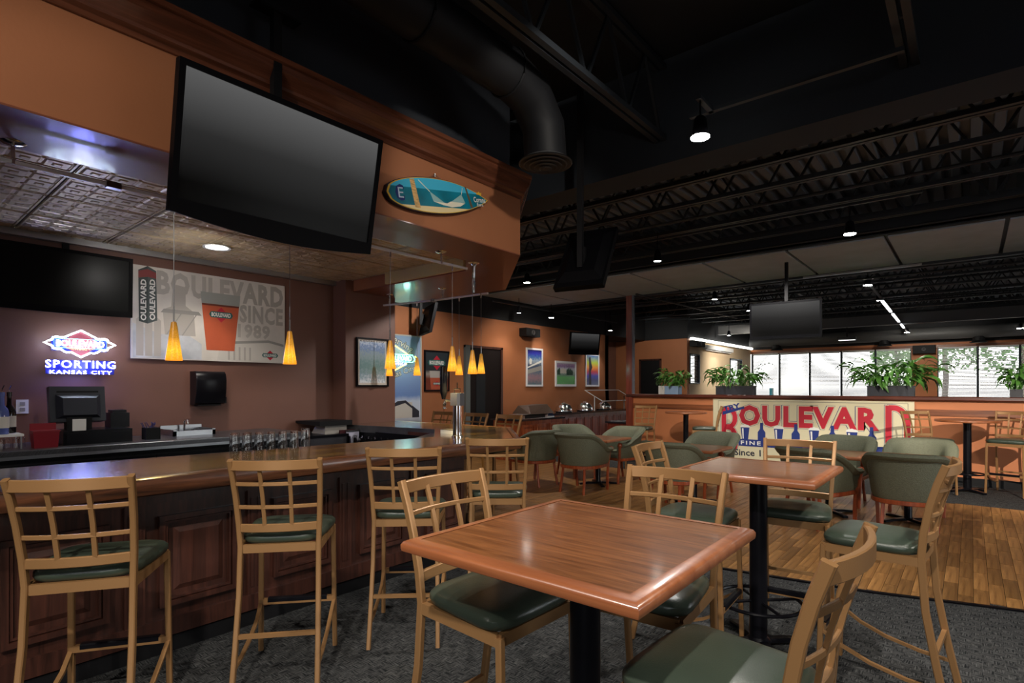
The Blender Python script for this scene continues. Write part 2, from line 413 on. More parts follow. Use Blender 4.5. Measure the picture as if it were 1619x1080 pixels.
# half wall
hw = struct('wall_half', MB().box((-5.9, 11.3, 0), (2.6, 11.5, 1.33)), PAINT3)
part('ledge', MB().bar([(-5.96, 11.38, 1.362), (2.7, 11.38, 1.362)], .36, .065, c=.012), LEDGEW, hw)
part('chair_rail', MB().box((-5.9, 11.275, 1.085), (2.6, 11.3, 1.185)), RAILW, hw)
part('baseboard', MB().box((-5.9, 11.28, 0), (2.6, 11.3, .12)), BLKM, hw)
po = struct('post', MB().box((-5.97, 11.22, 0), (-5.83, 11.30, 3.6)), wood('post_wood', srgb(110, 46, 32), srgb(158, 76, 56), .4, 'Z', 1.4))
part('metal_edge', MB().box((-5.83, 11.23, 1.4), (-5.79, 11.29, 3.6)), mat('edge_grey', srgb(110, 112, 124), .5), po)

# ------------------------------------------------------------------ ceiling: deck, joists, bulkheads
ceil = struct('ceiling', MB().box((-10, -4.3, 4.55), (5.1, 5.2, 4.65)), BLACKP)
dk = MB(); x = -9.8; prof = []
while x < 5:
    prof += [(x, 4.46), (x + .09, 4.46), (x + .11, 4.54), (x + .19, 4.54)]; x += .2
vs = []
for (a, b) in prof: vs += [(a, 5.2, b), (a, 24.2, b)]
dk.add(vs, [(2 * i, 2 * i + 1, 2 * i + 3, 2 * i + 2) for i in range(len(prof) - 1)])
part('corrugated_deck', dk, DECK, ceil)
part('roof_slab', MB().box((-10, 5.2, 4.58), (5.1, 24.2, 4.66)), BLACKP, ceil)
def joist_mesh(L, depth=.65, panel=.62, axis='Y'):
    m = MB(); n = max(2, int(L / panel)); st = L / n
    def P(s, o, z): return (o, s, z) if axis == 'Y' else (s, o, z)
    for z in (0, depth):
        for sgn in (-1, 1):
            m.bar([P(0, sgn * .034, z), P(L, sgn * .034, z)], .045, .045)
    for i in range(n):
        a, b = i * st, (i + 1) * st
        m.bar([P(a, 0, 0), P((a + b) / 2, 0, depth)], .025, .025, up=P(0, 1, 0)); m.bar([P((a + b) / 2, 0, depth), P(b, 0, 0)], .025, .025, up=P(0, 1, 0))
    return m
jm = joist_mesh(9.0).mesh('joist', JOIST)
for x in (-4.07, -2.2, -.33, 1.54, 3.4):
    o = link('joist', jm, ceil); o.location = (x, -4.2, 3.83)
jm2 = joist_mesh(13.6, .68, .8, 'X').mesh('joist', JOIST)
for y in (5.75, 6.45, 7.5, 8.5, 12.5, 13.7, 14.9, 16.1, 17.3, 18.5, 19.7, 20.9, 22.1):
    o = link('joist', jm2, ceil); o.location = (-8.6, y, 3.74)
bk = MB().box((-8.4, 4.8, 3.6), (4.9, 5.2, 4.56))
part('bulkhead', bk, mat('bulkhead_paint', (.022, .028, .036, 1), .8), ceil)
for a, b in zip([-8.45, -7.3, -6.0, -4.74, -3.42, -2.15, -.9, .35, 1.6, 2.9, 4.2], [-7.3, -6.0, -4.74, -3.42, -2.15, -.9, .35, 1.6, 2.9, 4.2, 4.9]):
    part('soffit_panel', MB().box((a + .025, 9.1, 3.6), (b - .025, 11.3, 3.64)), PANELG, ceil)
part('soffit_frame', MB().box((-8.45, 9.0, 3.62), (4.9, 9.1, 3.95)).box((-8.45, 11.3, 3.56), (4.9, 11.42, 3.95)).box((-8.45, 9.0, 3.64), (4.9, 11.42, 3.7)), JOIST, ceil)
part('steel_beam', MB().box((-7.0, 20.0, 3.42), (4.9, 20.22, 3.45)).box((-7.0, 20.08, 3.45), (4.9, 20.13, 3.74)), mat('beam_grey', (.16, .16, .16, 1), .5), ceil)
part('conduit', MB().tube([(-8.4, 11.6, 3.48), (4.9, 11.6, 3.48)], .02, 6).tube([(-8.4, 8.9, 3.66), (4.8, 8.9, 3.66)], .018, 6).tube([(-8, 6.9, 3.7), (4.8, 6.9, 3.7)], .02, 6).tube([(-8, 15.5, 3.6), (4.8, 15.5, 3.6)], .02, 6), JOIST, ceil, True)
part('strut_channel', MB().box((-1.75, 4.35, 3.72), (-.33, 4.39, 3.75)).box((-1.6, 4.1, 3.72), (-1.56, 4.4, 3.75)), JOIST, ceil)
# ducts
DUCT = mat('duct_black', (.006, .0065, .008, 1), .6, spec=.3); DIFF = mat('diffuser_black', (.05, .05, .052, 1), .6)
d = MB().tube([(-2.62, -4.2, 3.86), (-2.62, 3.1, 3.86), (-2.62, 3.38, 3.8), (-2.62, 3.55, 3.62), (-2.62, 3.58, 3.36)], .17, 20)
for i in range(7): d.tube([(-2.62 + .178 * math.cos(a * PI / 8), -2 + i * .85, 3.86 + .178 * math.sin(a * PI / 8)) for a in range(16)], .008, 4, closed=True)
du = solo('air_duct', d, DUCT, 'black round spiral air duct bending down beside the bar fascia', 'duct', smooth=True)
q = MB()
for r, z_ in ((.215, 3.335), (.175, 3.325), (.135, 3.315), (.095, 3.305), (.055, 3.295)): q.lathe([(r, z_), (r - .012, z_ - .004), (r - .035, z_ + .022), (r - .03, z_ + .026), (r, z_ + .006)], (-2.62, 3.58, 0), 28)
q.cyl((-2.62, 3.58, 0), .18, 3.36, 3.365, 24)
part('round_diffuser', q, DIFF, du, True)
d = MB().tube([(-6.9, 23.5, 3.36), (4.8, 23.5, 3.36)], .21, 16)
du = solo('window_duct', d, mat('duct_grey', (.10, .10, .10, 1), .5), 'grey round air duct running above the windows', 'duct', smooth=True)
for x in (-5.9, -2.35, .2): part('duct_outlet', MB().lathe([(.16, 3.2), (.16, 3.06), (.24, 3.0), (.2, 3.0)], (x, 23.5, 0), 14), DUCT, du, True)

# ------------------------------------------------------------------ canopy over the bar
sof = thing('bar_canopy', 'terracotta ceiling canopy with dark wood crown hanging over the bar', 'canopy', (-3.3, 0, 2.81))
O = [(-3.3, -4.2), (-3.3, 4.1), (-4.6, 5.42), (-6.53, 5.42)]
I = [(-3.85, -4.2), (-3.85, 3.93), (-4.19, 4.27), (-6.53, 4.27)]
m = MB()
for k in range(3): m.prism([O[k], O[k + 1], I[k + 1], I[k]], 2.81, 3.42)
part('fascia', m, PAINT, sof, world=True)
m = MB()
for k in range(3): m.prism([O[k], O[k + 1], I[k + 1], I[k]], 2.80, 2.81)
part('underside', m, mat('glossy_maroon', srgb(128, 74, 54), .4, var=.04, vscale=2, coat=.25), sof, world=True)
m = MB()
pf = [(0, -.10), (.018, -.10), (.02, -.075), (.045, -.062), (.048, -.045), (.07, -.02), (.098, .012), (.102, .05), (.12, .056), (.12, .085), (0, .085)]
m.sweep([(O[0][0], O[0][1], 3.44), (O[1][0], O[1][1], 3.44), (O[2][0], O[2][1], 3.44), (O[3][0], O[3][1], 3.44)], pf, scales=[1, 1.08, 1.08, 1])
part('crown_molding', m, CROWNW, sof, world=True)
m = MB()
O2 = [(-3.36, -4.2), (-3.36, 4.02), (-4.66, 5.35), (-6.53, 5.35)]
for k in range(3): m.prism([O2[k], O2[k + 1], I[k + 1], I[k]], 3.42, 4.5)
part('upper_boxing', m, mat('boxing_black', (.022, .026, .034, 1), .7), sof, world=True)
part('light_cove', MB().box((-5.54, 4.235, 2.815), (-4.19, 4.27, 2.95)), CREAM, sof, world=True)
TIN = mat('antique_tin', (.60, .47, .28, 1), .4, .3, bump=.2, bscale=30, var=.25, vscale=4)
t = MB(); T = .65; t.box((-T / 2, -T / 2, .006), (T / 2, T / 2, .016))
def stud(cx, cy, r, h, r2):
    t.add([(cx - r, cy - r, .006), (cx + r, cy - r, .006), (cx + r, cy + r, .006), (cx - r, cy + r, .006), (cx - r2, cy - r2, .006 - h), (cx + r2, cy - r2, .006 - h), (cx + r2, cy + r2, .006 - h), (cx - r2, cy + r2, .006 - h)],
          [(0, 1, 5, 4), (1, 2, 6, 5), (2, 3, 7, 6), (3, 0, 4, 7), (4, 5, 6, 7)])
for i in range(4):
    for j in range(4):
        cx, cy = (i - 1.5) * .155, (j - 1.5) * .155
        stud(cx, cy, .07, .006, .058); stud(cx, cy, .035, .012, .018)
for i in range(5):
    for j in range(5): stud((i - 2) * .155, (j - 2) * .155, .010, .008, .005)
for s in (-1, 1): t.box((s * .315 - .006, -.32, -.001), (s * .315 + .006, .32, .006)).box((-.32, s * .315 - .006, -.001), (.32, s * .315 + .006, .006))
tm = t.mesh('tin_tile', TIN)
for i in range(4):
    for j in range(13):
        o = link('tin_tile', tm, sof); o.location = Vector((-4.185 - i * .662, 3.93 - j * .662, 2.945)) - sof.location
part('tin_backing', MB().box((-6.53, -4.2, 2.965), (-3.85, 4.27, 3.0)), BLKM, sof, world=True)
rl = thing('recessed_light', 'round white recessed downlight in the tin ceiling behind the bar', 'light', (-5.74, 2.35, 2.93))
part('trim_ring', MB().lathe([(.10, .0), (.125, -.006), (.125, .004), (.1, .006)], n=24), WHITE, rl, True)
part('lens', MB().cyl((0, 0, 0), .1, -.002, .004, 24), emis('lens_glow', (1, .97, .92, 1), 9), rl)
lamp('SPOT', 'recessed_light_lamp', (-5.74, 2.35, 2.9), 60, WARM, .06, (-5.9, 2.4, 0), 120, .8)
# ------------------------------------------------------------------ the bar
bar = thing('bar_counter', 'long dark wooden bar with glossy lacquered top and panelled front', 'bar', (-3.9, 1.5, 0))
TO = [(-3.43, -2.2), (-3.21, 4.0), (-4.2, 5.05), (-6.2, 5.0)]
TI = [(-6.2, 4.08), (-4.66, 4.26), (-3.95, 3.6), (-4.73, -2.2)]
ins = [(-3.50, -2.2), (-3.28, 3.97), (-4.23, 4.98), (-6.2, 4.93)]
part('bar_top', MB().prism(ins + TI, 1.03, 1.073), BARTOP, bar, world=True)
m = MB()
pf = [(-.075, -.048), (-.02, -.05), (.0, -.04), (.012, -.012), (.012, .02), (.004, .042), (-.012, .05), (-.06, .05), (-.075, .046)]
m.sweep([(x, y, 1.025) for x, y in TO], pf, scales=[1, 1.03, 1.03, 1])
part('nosing', m, NOSEW, bar, True, world=True)
part('inner_edge', MB().bar([(x, y, 1.03) for x, y in TI[::-1]], .02, .085), DSTEEL, bar, world=True)
BO = [(-3.63, -2.2), (-3.63, 3.68), (-4.5, 4.6), (-6.2, 4.6)]; BI = [(-4.15, -2.2), (-4.15, 3.4), (-4.7, 4.22), (-6.2, 4.15)]
m = MB()
for k in range(3): m.prism([BO[k], BO[k + 1], BI[k + 1], BI[k]], 0, 1.03)
part('body', m, DARKW, bar, world=True)
m = MB()
for k in range(2): m.bar([(BO[k][0] + .008, BO[k][1], .045), (BO[k + 1][0] + .008, BO[k + 1][1], .045)], .02, .09)
part('kick_plate', m, BLKM, bar, world=True)
m = MB().box((-3.63, -2.2, .88), (-3.605, 3.7, .97)).box((-3.63, -2.2, .10), (-3.6, 3.7, .20)).box((-3.63, -2.2, .97), (-3.57, 3.7, .99))
part('rail_molding', m, DARKW, bar, world=True)
pm = MB()
def frame(mb, y0, y1, z0, z1, x, w, d):
    mb.box((x, y0, z0), (x + d, y1, z0 + w)).box((x, y0, z1 - w), (x + d, y1, z1)).box((x, y0, z0 + w), (x + d, y0 + w, z1 - w)).box((x, y1 - w, z0 + w), (x + d, y1, z1 - w))
frame(pm, -.22, .22, .27, .80, 0, .03, .03); frame(pm, -.185, .185, .305, .765, 0, .012, .018)
pm.add([(0, -.14, .35), (0, .14, .35), (0, .14, .72), (0, -.14, .72), (.014, -.11, .38), (.014, .11, .38), (.014, .11, .69), (.014, -.11, .69)], [(0, 1, 5, 4), (1, 2, 6, 5), (2, 3, 7, 6), (3, 0, 4, 7), (4, 5, 6, 7)])
pmm = pm.mesh('raised_panel', DARKW)
pil = MB().box((0, -.05, .2), (.02, .05, .88)).box((.02, -.032, .25), (.026, -.012, .83)).box((.02, .012, .25), (.026, .032, .83)).mesh('pilaster', DARKW)
for k in range(9):
    y = -2.02 + .68 * k
    o = link('raised_panel', pmm, bar); o.location = Vector((-3.63, y, 0)) - bar.location
    if k < 8:
        o = link('pilaster', pil, bar); o.location = Vector((-3.63, y + .34, 0)) - bar.location

# ------------------------------------------------------------------ bar stool, built once
def make_stool():
    r = thing('bar_stool', 'x', 'stool')
    H = 1.19
    def post(s):
        pts = []
        for z, y in [(0.012, -.315), (.25, -.265), (.5, -.222), (.74, -.205), (.86, -.214), (1.0, -.24), (1.1, -.268), (H, -.30)]:
            x = s * (.19 + (.022 * max(0, (z - .74)) / .45) + .012 * max(0, (.6 - z)) / .6)
            pts.append((x, y, z))
        return pts
    PO = {s: post(s) for s in (-1, 1)}
    for s in (-1, 1):
        part('rear_leg', MB().bar(PO[s], .024, .032, up=(0, 1, 0), c=.004), GOLD, r, True)
        part('front_leg', MB().bar([(s * .208, .225, .012), (s * .2, .205, .735)], .026, .026, up=(0, 1, 0), c=.004), GOLD, r, True)
    def at(s, z):
        P = PO[s]
        for a, b in zip(P, P[1:]):
            if z <= b[2]:
                k = (z - a[2]) / (b[2] - a[2]); return [a[i] + (b[i] - a[i]) * k for i in range(3)]
        return P[-1]
    def rail(name, z, w, h, bow):
        a, b = at(-1, z), at(1, z); pts = []
        for i in range(9):
            k = i / 8; x = a[0] + (b[0] - a[0]) * k
            pts.append((x, a[1] - bow * (1 - (2 * k - 1) ** 2), z))
        part(name, MB().bar(pts, w, h, c=.003), GOLD, r, True)
    rail('top_rail', 1.163, .018, .05, .04); rail('lower_rail', .835, .018, .042, .028)
    rail('slat', 1.066, .012, .02, .036); rail('slat', .945, .012, .02, .032)
    for s in (-1, 1):
        pts = []
        for i in range(7):
            z = .835 + (1.163 - .835) * i / 6; a = at(1, z)
            pts.append((s * a[0] / 3, a[1] - (.028 + .012 * i / 6) * (1 - 1 / 9), z))
        part('spindle', MB().bar(pts, .018, .012, up=(0, 1, 0)), GOLD, r, True)
    m = MB()
    c = [(-.19, -.2), (.19, -.2), (.2, .2), (-.2, .2)]
    for i in range(4):
        a, b = c[i], c[(i + 1) % 4]; m.bar([(a[0], a[1], .725), (b[0], b[1], .725)], .022, .042)
    part('seat_frame', m, GOLD, r)
    part('footrest', MB().bar([(-.205, .215, .30), (.205, .215, .30)], .03, .03), GOLD, r)
    part('footrest_cover', MB().bar([(-.165, .217, .307), (.165, .217, .307)], .036, .03, c=.006), BLK, r)
    part('stretcher', MB().bar([(-.2, -.255, .30), (.2, -.255, .30)], .02, .02), GOLD, r)
    for s in (-1, 1):
        pts = [(s * .205, .21, .29), (s * .2, .12, .235), (s * .2, 0, .19), (s * .2, -.15, .16), (s * .2, -.28, .15)]
        part('stretcher', MB().bar(pts, .02, .014), GOLD, r)
    m = MB()
    for p in [(PO[-1][0][0], -.318), (PO[1][0][0], -.318), (-.208, .225), (.208, .225)]: m.cyl((p[0], p[1], 0), .009, 0, .014, 8)
    part('foot_glide', m, CHROME, r)
    # cushion
    def ring(k, z):
        pts = []
        for i in range(32):
            a = 2 * PI * i / 32; ca, sa = math.cos(a), math.sin(a)
            e = .38; X = math.copysign(abs(ca) ** e, ca); Y = math.copysign(abs(sa) ** e, sa)
            hw = .208 + .018 * Y
            pts.append((X * hw * k, Y * (.205 * k) + .008, z))
        return pts
    rings = [ring(.96, .746), ring(1.0, .752), ring(1.035, .768), ring(1.03, .783), ring(.97, .797), ring(.85, .806), ring(.6, .812), ring(.3, .814), ring(.05, .815)]
    part('seat', MB().loft(rings), VINYL, r, True)
    return r
stool0 = make_stool(); used = [False]
def stool(mx, my, rot, label, group):
    """mx,my: middle of the top rail; rot: direction of the chair's width axis in degrees."""
    a = math.radians(rot); x = mx - math.sin(a) * .30; y = my + math.cos(a) * .30
    if not used[0]:
        used[0] = True; o = stool0; o.location = (x, y, 0.0); o.rotation_euler = (0, 0, a); o['label'] = label; o['group'] = group; return o
    return dup(stool0, (x, y, 0.0), a, label, group)
GB = 'bar stools along the bar'; GT = 'stools at the high tables'
stool(-2.762, .572, 56, 'bronze lattice-back stool nearest the camera at the bar, in the lower left corner', GB)
stool(-2.662, 1.367, 49, 'second bronze lattice-back bar stool from the left, in front of the row of glasses', GB)
stool(-2.580, 2.108, 43, 'third bronze bar stool from the left, partly hidden by the stool at the front table', GB)
stool(-2.562, 2.927, 40, 'fourth bronze bar stool, at the chamfered end of the bar', GB)
stool(-4.62, 5.52, 178, 'bronze stool across the bar, just right of the tap tower', GB)
stool(-5.28, 5.60, 180, 'bronze stool across the bar, directly behind the tap tower', GB)
stool(-5.95, 5.62, 180, 'bronze stool across the bar, left of the tap tower, only its rail showing', GB)
stool(-1.674, 1.575, -92, 'bronze stool with green seat tucked under the left side of the front table', GT)
stool(-1.00, 2.333, 183, 'bronze stool on the far side of the front table, its seat under the table', GT)
stool(-.212, 1.502, 87, 'large bronze stool cut by the bottom edge, right of the front table', GT)
stool(-1.598, 3.289, -87, 'bronze stool at the left side of the second high table', GT)
stool(-.902, 4.157, 186, 'bronze stool on the far side of the second high table with pale green seat', GT)
stool(-.072, 3.408, 86, 'bronze stool seen from the side, right of the second high table', GT)
GF = 'stools at the round tables by the half wall'
stool(-4.86, 9.95, 186, 'bronze stool by the post, left of the left round table', GF)
stool(-3.58, 10.45, 110, 'bronze stool right of the left round table, beside the banner edge', GF)
stool(-.66, 10.35, 222, 'bronze stool left of the right round table, in front of the banner end', GF)
stool(.50, 10.95, 165, 'bronze stool at the right edge of the picture beside the right round table', GF)

# ------------------------------------------------------------------ tables
def pedestal(r, h, ring=None, rad=.05, cross=.3):
    part('column', MB().lathe([(rad * 1.5, .035), (rad, .06), (rad, h - .03), (rad * 1.4, h - .02), (rad * 1.4, h)], n=20), BLK, r, True)
    m = MB()
    for k in range(4):
        a = PI / 4 + k * PI / 2
        m.bar([(0, 0, .035), (math.cos(a) * cross * .6, math.sin(a) * cross * .6, .03), (math.cos(a) * cross, math.sin(a) * cross, .016)], .06, .03, c=.008)
    part('base', m, BLK, r)
    m = MB()
    for k in range(4):
        a = PI / 4 + k * PI / 2; m.box((-.12, -.01, h - .012), (.12, .01, h)) if k == 0 else None
    m.box((-.01, -.12, h - .012), (.01, .12, h)); part('mount_plate', m, BLK, r)
    if ring:
        m = MB().tube([(ring * math.cos(a * PI / 16), ring * math.sin(a * PI / 16), .27) for a in range(32)], .011, 8, closed=True)
        for k in range(4):
            a = PI / 4 + k * PI / 2; m.tube([(0, 0, .27), (ring * math.cos(a), ring * math.sin(a), .27)], .009, 6)
        part('foot_ring', m, BLK, r, True)
def square_table(label, x0, y0, x1, y1, h, group, ring=None, rot=0, rad=.05):
    cx, cy = (x0 + x1) / 2, (y0 + y1) / 2; a, b = (x1 - x0) / 2, (y1 - y0) / 2
    r = thing('high_table' if h > 1 else 'low_table', label, 'table', (cx, cy, 0), rot, group)
    e = .045
    part('table_top', MB().box((-a + e, -b + e, h - .035), (a - e, b - e, h)), TOPW, r)
    # rounded wooden edge, mitred
    pf = [(-e, .0), (0 - .006, 0), (-.0, -.006), (.0, -.03), (-.008, -.038), (-e, -.038)]
    rings = []
    for (o, z) in [(-e, -.0385), (-.010, -.0385), (-.002, -.034), (0, -.026), (0, -.014), (-.006, -.004), (-.016, .0005), (-e, .0015)]:
        A, B = a + o, b + o
        rings.append([(-A, -B, h + z), (A, -B, h + z), (A, B, h + z), (-A, B, h + z)])
    part('edge_band', MB().loft(rings, False, False), EDGEW, r, True)
    pedestal(r, h - .035, ring, rad)
    return r
square_table('large square high table in front, with reddish wooden edge', -1.385, 1.12, -.565, 1.985, 1.067, None, None)
square_table('second square high table behind the front table, on a black column with foot ring', -1.363, 3.10, -.60, 3.90, 1.067, None, .24)
GL = 'low tables among the tub chairs'
square_table('low square table by the buffet, ringed by green tub chairs', -4.95, 7.27, -4.18, 8.04, .747, GL, rad=.04)
square_table('low square table in front of the left part of the banner', -3.25, 6.91, -2.48, 7.68, .747, GL, rad=.04)
square_table('low square table behind the middle dark tub chair, under the end of the banner lettering', -1.73, 7.35, -.96, 8.12, .747, GL, rad=.04)
square_table('low square table hidden behind the large tub chair at right', -.94, 7.42, -.17, 8.19, .747, GL, rad=.04)
def round_table(label, x, y):
    r = thing('round_table', label, 'table', (x, y, 0), 0, 'round high tables by the half wall')
    part('table_top', MB().cyl((0, 0, 0), .36, 1.035, 1.067, 40), TOPW, r)
    part('edge_band', MB().lathe([(.36, 1.032), (.385, 1.034), (.392, 1.045), (.392, 1.056), (.385, 1.066), (.36, 1.068)], n=40), EDGEW, r, True)
    pedestal(r, 1.035, .2, .05, .28)
round_table('left round high table against the half wall, beside the post', -4.29, 10.5)
round_table('right round high table against the half wall, right of the banner', -.04, 10.62)

# ------------------------------------------------------------------ tub chairs
def make_tub():
    r = thing('tub_chair', 'x', 'chair')
    n = 25; W, D = .29, .28
    def U(k, off):   # horseshoe outline, k in 0..1 from left front round the back to right front
        a = -PI * .5 * 0 + 0
        t = (k * 2 - 1)
        L = [(-1, 1.05), (-1.02, .55), (-1.02, .0), (-.93, -.55), (-.62, -.92), (0, -1.05)]
        s = (1 - abs(t)) * 5; i = min(4, int(s)); f = s - i
        def cr(p0, p1, p2, p3, f): return .5 * (2 * p1 + (p2 - p0) * f + (2 * p0 - 5 * p1 + 4 * p2 - p3) * f * f + (3 * p1 - p0 - 3 * p2 + p3) * f ** 3)
        g = lambda j: L[j] if 0 <= j <= 5 else ((-1, 1.5) if j < 0 else (-L[10 - j][0], L[10 - j][1]))
        x = cr(g(i - 1)[0], g(i)[0], g(i + 1)[0], g(i + 2)[0], f); y = cr(g(i - 1)[1], g(i)[1], g(i + 1)[1], g(i + 2)[1], f)
        if t > 0: x = -x
        q = Vector((x * W, y * D)); d = Vector((x, min(y, .35))).normalized() if y < .35 else Vector((math.copysign(1, x), 0))
        return q + d * off
    def top(k):
        b = 1 - abs(2 * k - 1)   # 0 at arms, 1 at back
        e = max(0, min(1, (b - .12) / .62)); e = e * e * (3 - 2 * e)
        return .655 + (.885 - .655) * e
    rings = []
    for i in range(n):
        k = i / (n - 1); h = top(k); lean = .035 * max(0, (h - .655) / .23)
        sec = [(-.01, .40), (.012, .45), (.02 + lean * .5, (h + .4) / 2), (.03 + lean, h - .075), (.062 + lean, h - .06), (.078 + lean, h - .03), (.06 + lean, h - .004), (.02 + lean, h),
               (-.03 + lean, h - .012), (-.055 + lean * .6, h - .06), (-.06, (h + .45) / 2), (-.055, .45), (-.05, .40)]
        pl_ = .005 * math.sin(k * PI * 14)
        rings.append([(U(k, o + (pl_ if j > 7 else 0)).x, U(k, o + (pl_ if j > 7 else 0)).y, z) for j, (o, z) in enumerate(sec)])
    part('back_shell', MB().loft(rings), TUBF, r, True)
    m = MB(); a = []
    for i in range(n): p = U(i / (n - 1), -.012); a.append((p.x, p.y, .385))
    m.bar(a, .05, .045, c=.006); m.bar([(-.27, .25, .385), (.27, .25, .385)], .04, .045, c=.006)
    part('wood_rail', m, CHERRY, r, True)
    def ring(k, z): 
        return [(math.copysign(abs(math.cos(2 * PI * i / 28)) ** .5, math.cos(2 * PI * i / 28)) * .245 * k, math.copysign(abs(math.sin(2 * PI * i / 28)) ** .5, math.sin(2 * PI * i / 28)) * .26 * k + .02, z) for i in range(28)]
    part('seat_cushion', MB().loft([ring(.95, .40), ring(1, .41), ring(1, .46), ring(.95, .485), ring(.7, .495), ring(.1, .50)]), TUBF, r, True)
    for s in (-1, 1):
        part('front_leg', MB().bar([(s * .262, .305, 0), (s * .268, .295, .2), (s * .28, .29, .4), (s * .30, .30, .58), (s * .305, .325, .62)], .036, .034, up=(0, 1, 0), c=.006), CHERRY, r, True)
        part('scroll', MB().lathe([(.012, -.022), (.036, -.016), (.038, .012), (.026, .02), (.022, .03), (.008, .032)], (s * .315, .315, .625), 14, 'Y'), CHERRY, r, True)
        part('rear_leg', MB().bar([(s * .20, -.30, 0), (s * .19, -.26, .2), (s * .18, -.235, .38)], .032, .032, up=(0, 1, 0), c=.005), CHERRY, r, True)
    return r
tub0 = make_tub(); tused = [False]
def tub(x, y, face, label):
    a = math.radians(face - 90); g = 'green tub chairs around the low tables'
    if not tused[0]:
        tused[0] = True; tub0.location = (x, y, 0); tub0.rotation_euler = (0, 0, a); tub0['label'] = label; tub0['group'] = g; return tub0
    return dup(tub0, (x, y, 0), a, label, g)
tub(-4.47, 7.03, 92, 'green tub chair, rounded back to us, before the table by the buffet')
tub(-5.36, 7.05, 170, 'green tub chair turned away to the left, beside the end of the bar')
tub(-5.30, 8.15, -20, 'green tub chair behind the left shoulder of the nearest one by the buffet')
tub(-4.50, 8.22, -105, 'green tub chair facing us across the table by the buffet, with wooden scroll arm')
tub(-2.88, 6.68, 88, 'dark green tub chair, back to us, left of the second high table')
tub(-2.92, 8.02, -95, 'pleated green tub chair facing us, before the left end of the banner')
tub(-1.35, 7.02, 70, 'dark green tub chair behind the lattice stool of the second high table')
tub(-1.33, 8.55, -95, 'green tub chair facing us below the bottles printed on the banner')
tub(-.52, 7.05, 92, 'largest dark green tub chair with its broad back to us, at right')
tub(-.50, 8.60, -92, 'green tub chair facing us behind the largest one, at the banner end')
# ------------------------------------------------------------------ pendants and rails
AMB = bpy.data.materials.new('amber_glass_shade'); AMB.use_nodes = True
n = AMB.node_tree.nodes; L = AMB.node_tree.links; b = n['Principled BSDF']
tc = n.new('ShaderNodeTexCoord'); sx = n.new('ShaderNodeSeparateXYZ'); L.new(tc.outputs['Object'], sx.inputs[0])
mr = n.new('ShaderNodeMapRange'); mr.inputs[1].default_value = 0; mr.inputs[2].default_value = .235; L.new(sx.outputs[2], mr.inputs[0])
r = n.new('ShaderNodeValToRGB'); e = r.color_ramp.elements
e[0].position = .0; e[0].color = (1, .30, .012, 1); e[1].position = 1; e[1].color = (.16, .075, .008, 1)
q = e.new(.25); q.color = (1, .50, .03, 1); q = e.new(.45); q.color = (.75, .36, .025, 1); q = e.new(.6); q.color = (.42, .19, .015, 1)
L.new(mr.outputs[0], r.inputs[0])
no = n.new('ShaderNodeTexNoise'); no.inputs['Scale'].default_value = 160; L.new(tc.outputs['Object'], no.inputs['Vector'])
m2 = n.new('ShaderNodeMapRange'); m2.inputs[1].default_value = .4; m2.inputs[2].default_value = .6; m2.inputs[3].default_value = .75; m2.inputs[4].default_value = 1.15; L.new(no.outputs[0], m2.inputs[0])
mu = n.new('ShaderNodeMix'); mu.data_type = 'RGBA'; mu.blend_type = 'MULTIPLY'; mu.inputs[0].default_value = 1
L.new(r.outputs[0], mu.inputs[6]); L.new(m2.outputs[0], mu.inputs[7])
L.new(mu.outputs[2], b.inputs['Emission Color']); b.inputs['Emission Strength'].default_value = 1.15
b.inputs['Base Color'].default_value = srgb(150, 90, 20); b.inputs['Roughness'].default_value = .3
CABLE = mat('grey_cable', (.22, .22, .23, 1), .4, .6)
def pendant(x, y, zb, ztop, label, light=True):
    r = thing('pendant_lamp', label, 'lamp', (x, y, zb), 0, 'amber glass pendants over the bar')
    part('shade', MB().lathe([(.046, 0), (.047, .004), (.015, .235), (.004, .24), (.004, .232), (.012, .23), (.043, .006)], n=24), AMB, r, True)
    part('stem', MB().cyl((0, 0, 0), .005, .24, .32, 8), STEEL, r)
    part('cable', MB().cyl((0, 0, 0), .0022, .32, ztop - zb, 6), CABLE, r)
    part('connector', MB().cyl((0, 0, 0), .009, ztop - zb - .05, ztop - zb + .015, 8), CHROME, r)
    part('bulb', MB().lathe([(.003, .05), (.014, .06), (.016, .08), (.006, .11)], n=10), emis('bulb_glow', (1, .75, .35, 1), 8), r, True)
    if light: lamp('SPOT', 'pendant_light', (x, y, zb - .012), 55, (1, .76, .30), .025, (x, y, 0), 95, 1)
PX = -3.77
pendant(PX, 1.292, 1.713, 2.70, 'leftmost amber cone pendant over the bar, in front of the beer glass poster')
pendant(PX, 2.043, 1.714, 2.70, 'amber cone pendant at the right edge of the big brewery poster')
pendant(PX, 2.938, 1.705, 2.70, 'amber cone pendant in front of the framed poster on the pier')
pendant(PX, 3.663, 1.699, 2.70, 'amber cone pendant directly above the tap tower')
pendant(-3.82, 3.99, 1.68, 2.74, 'rightmost near amber cone pendant, in front of the dark doorway')
pendant(-6.05, 4.70, 1.70, 2.66, 'small amber pendant peeping below the one at the framed poster', False)
pendant(-5.60, 4.80, 1.701, 2.66, 'small amber pendant in front of the blue mural, alone')
pendant(-4.87, 4.85, 1.699, 2.66, 'amber pendant just behind the one above the tap tower')
pendant(-4.50, 4.85, 1.71, 2.66, 'amber pendant half hidden behind the rightmost near one')
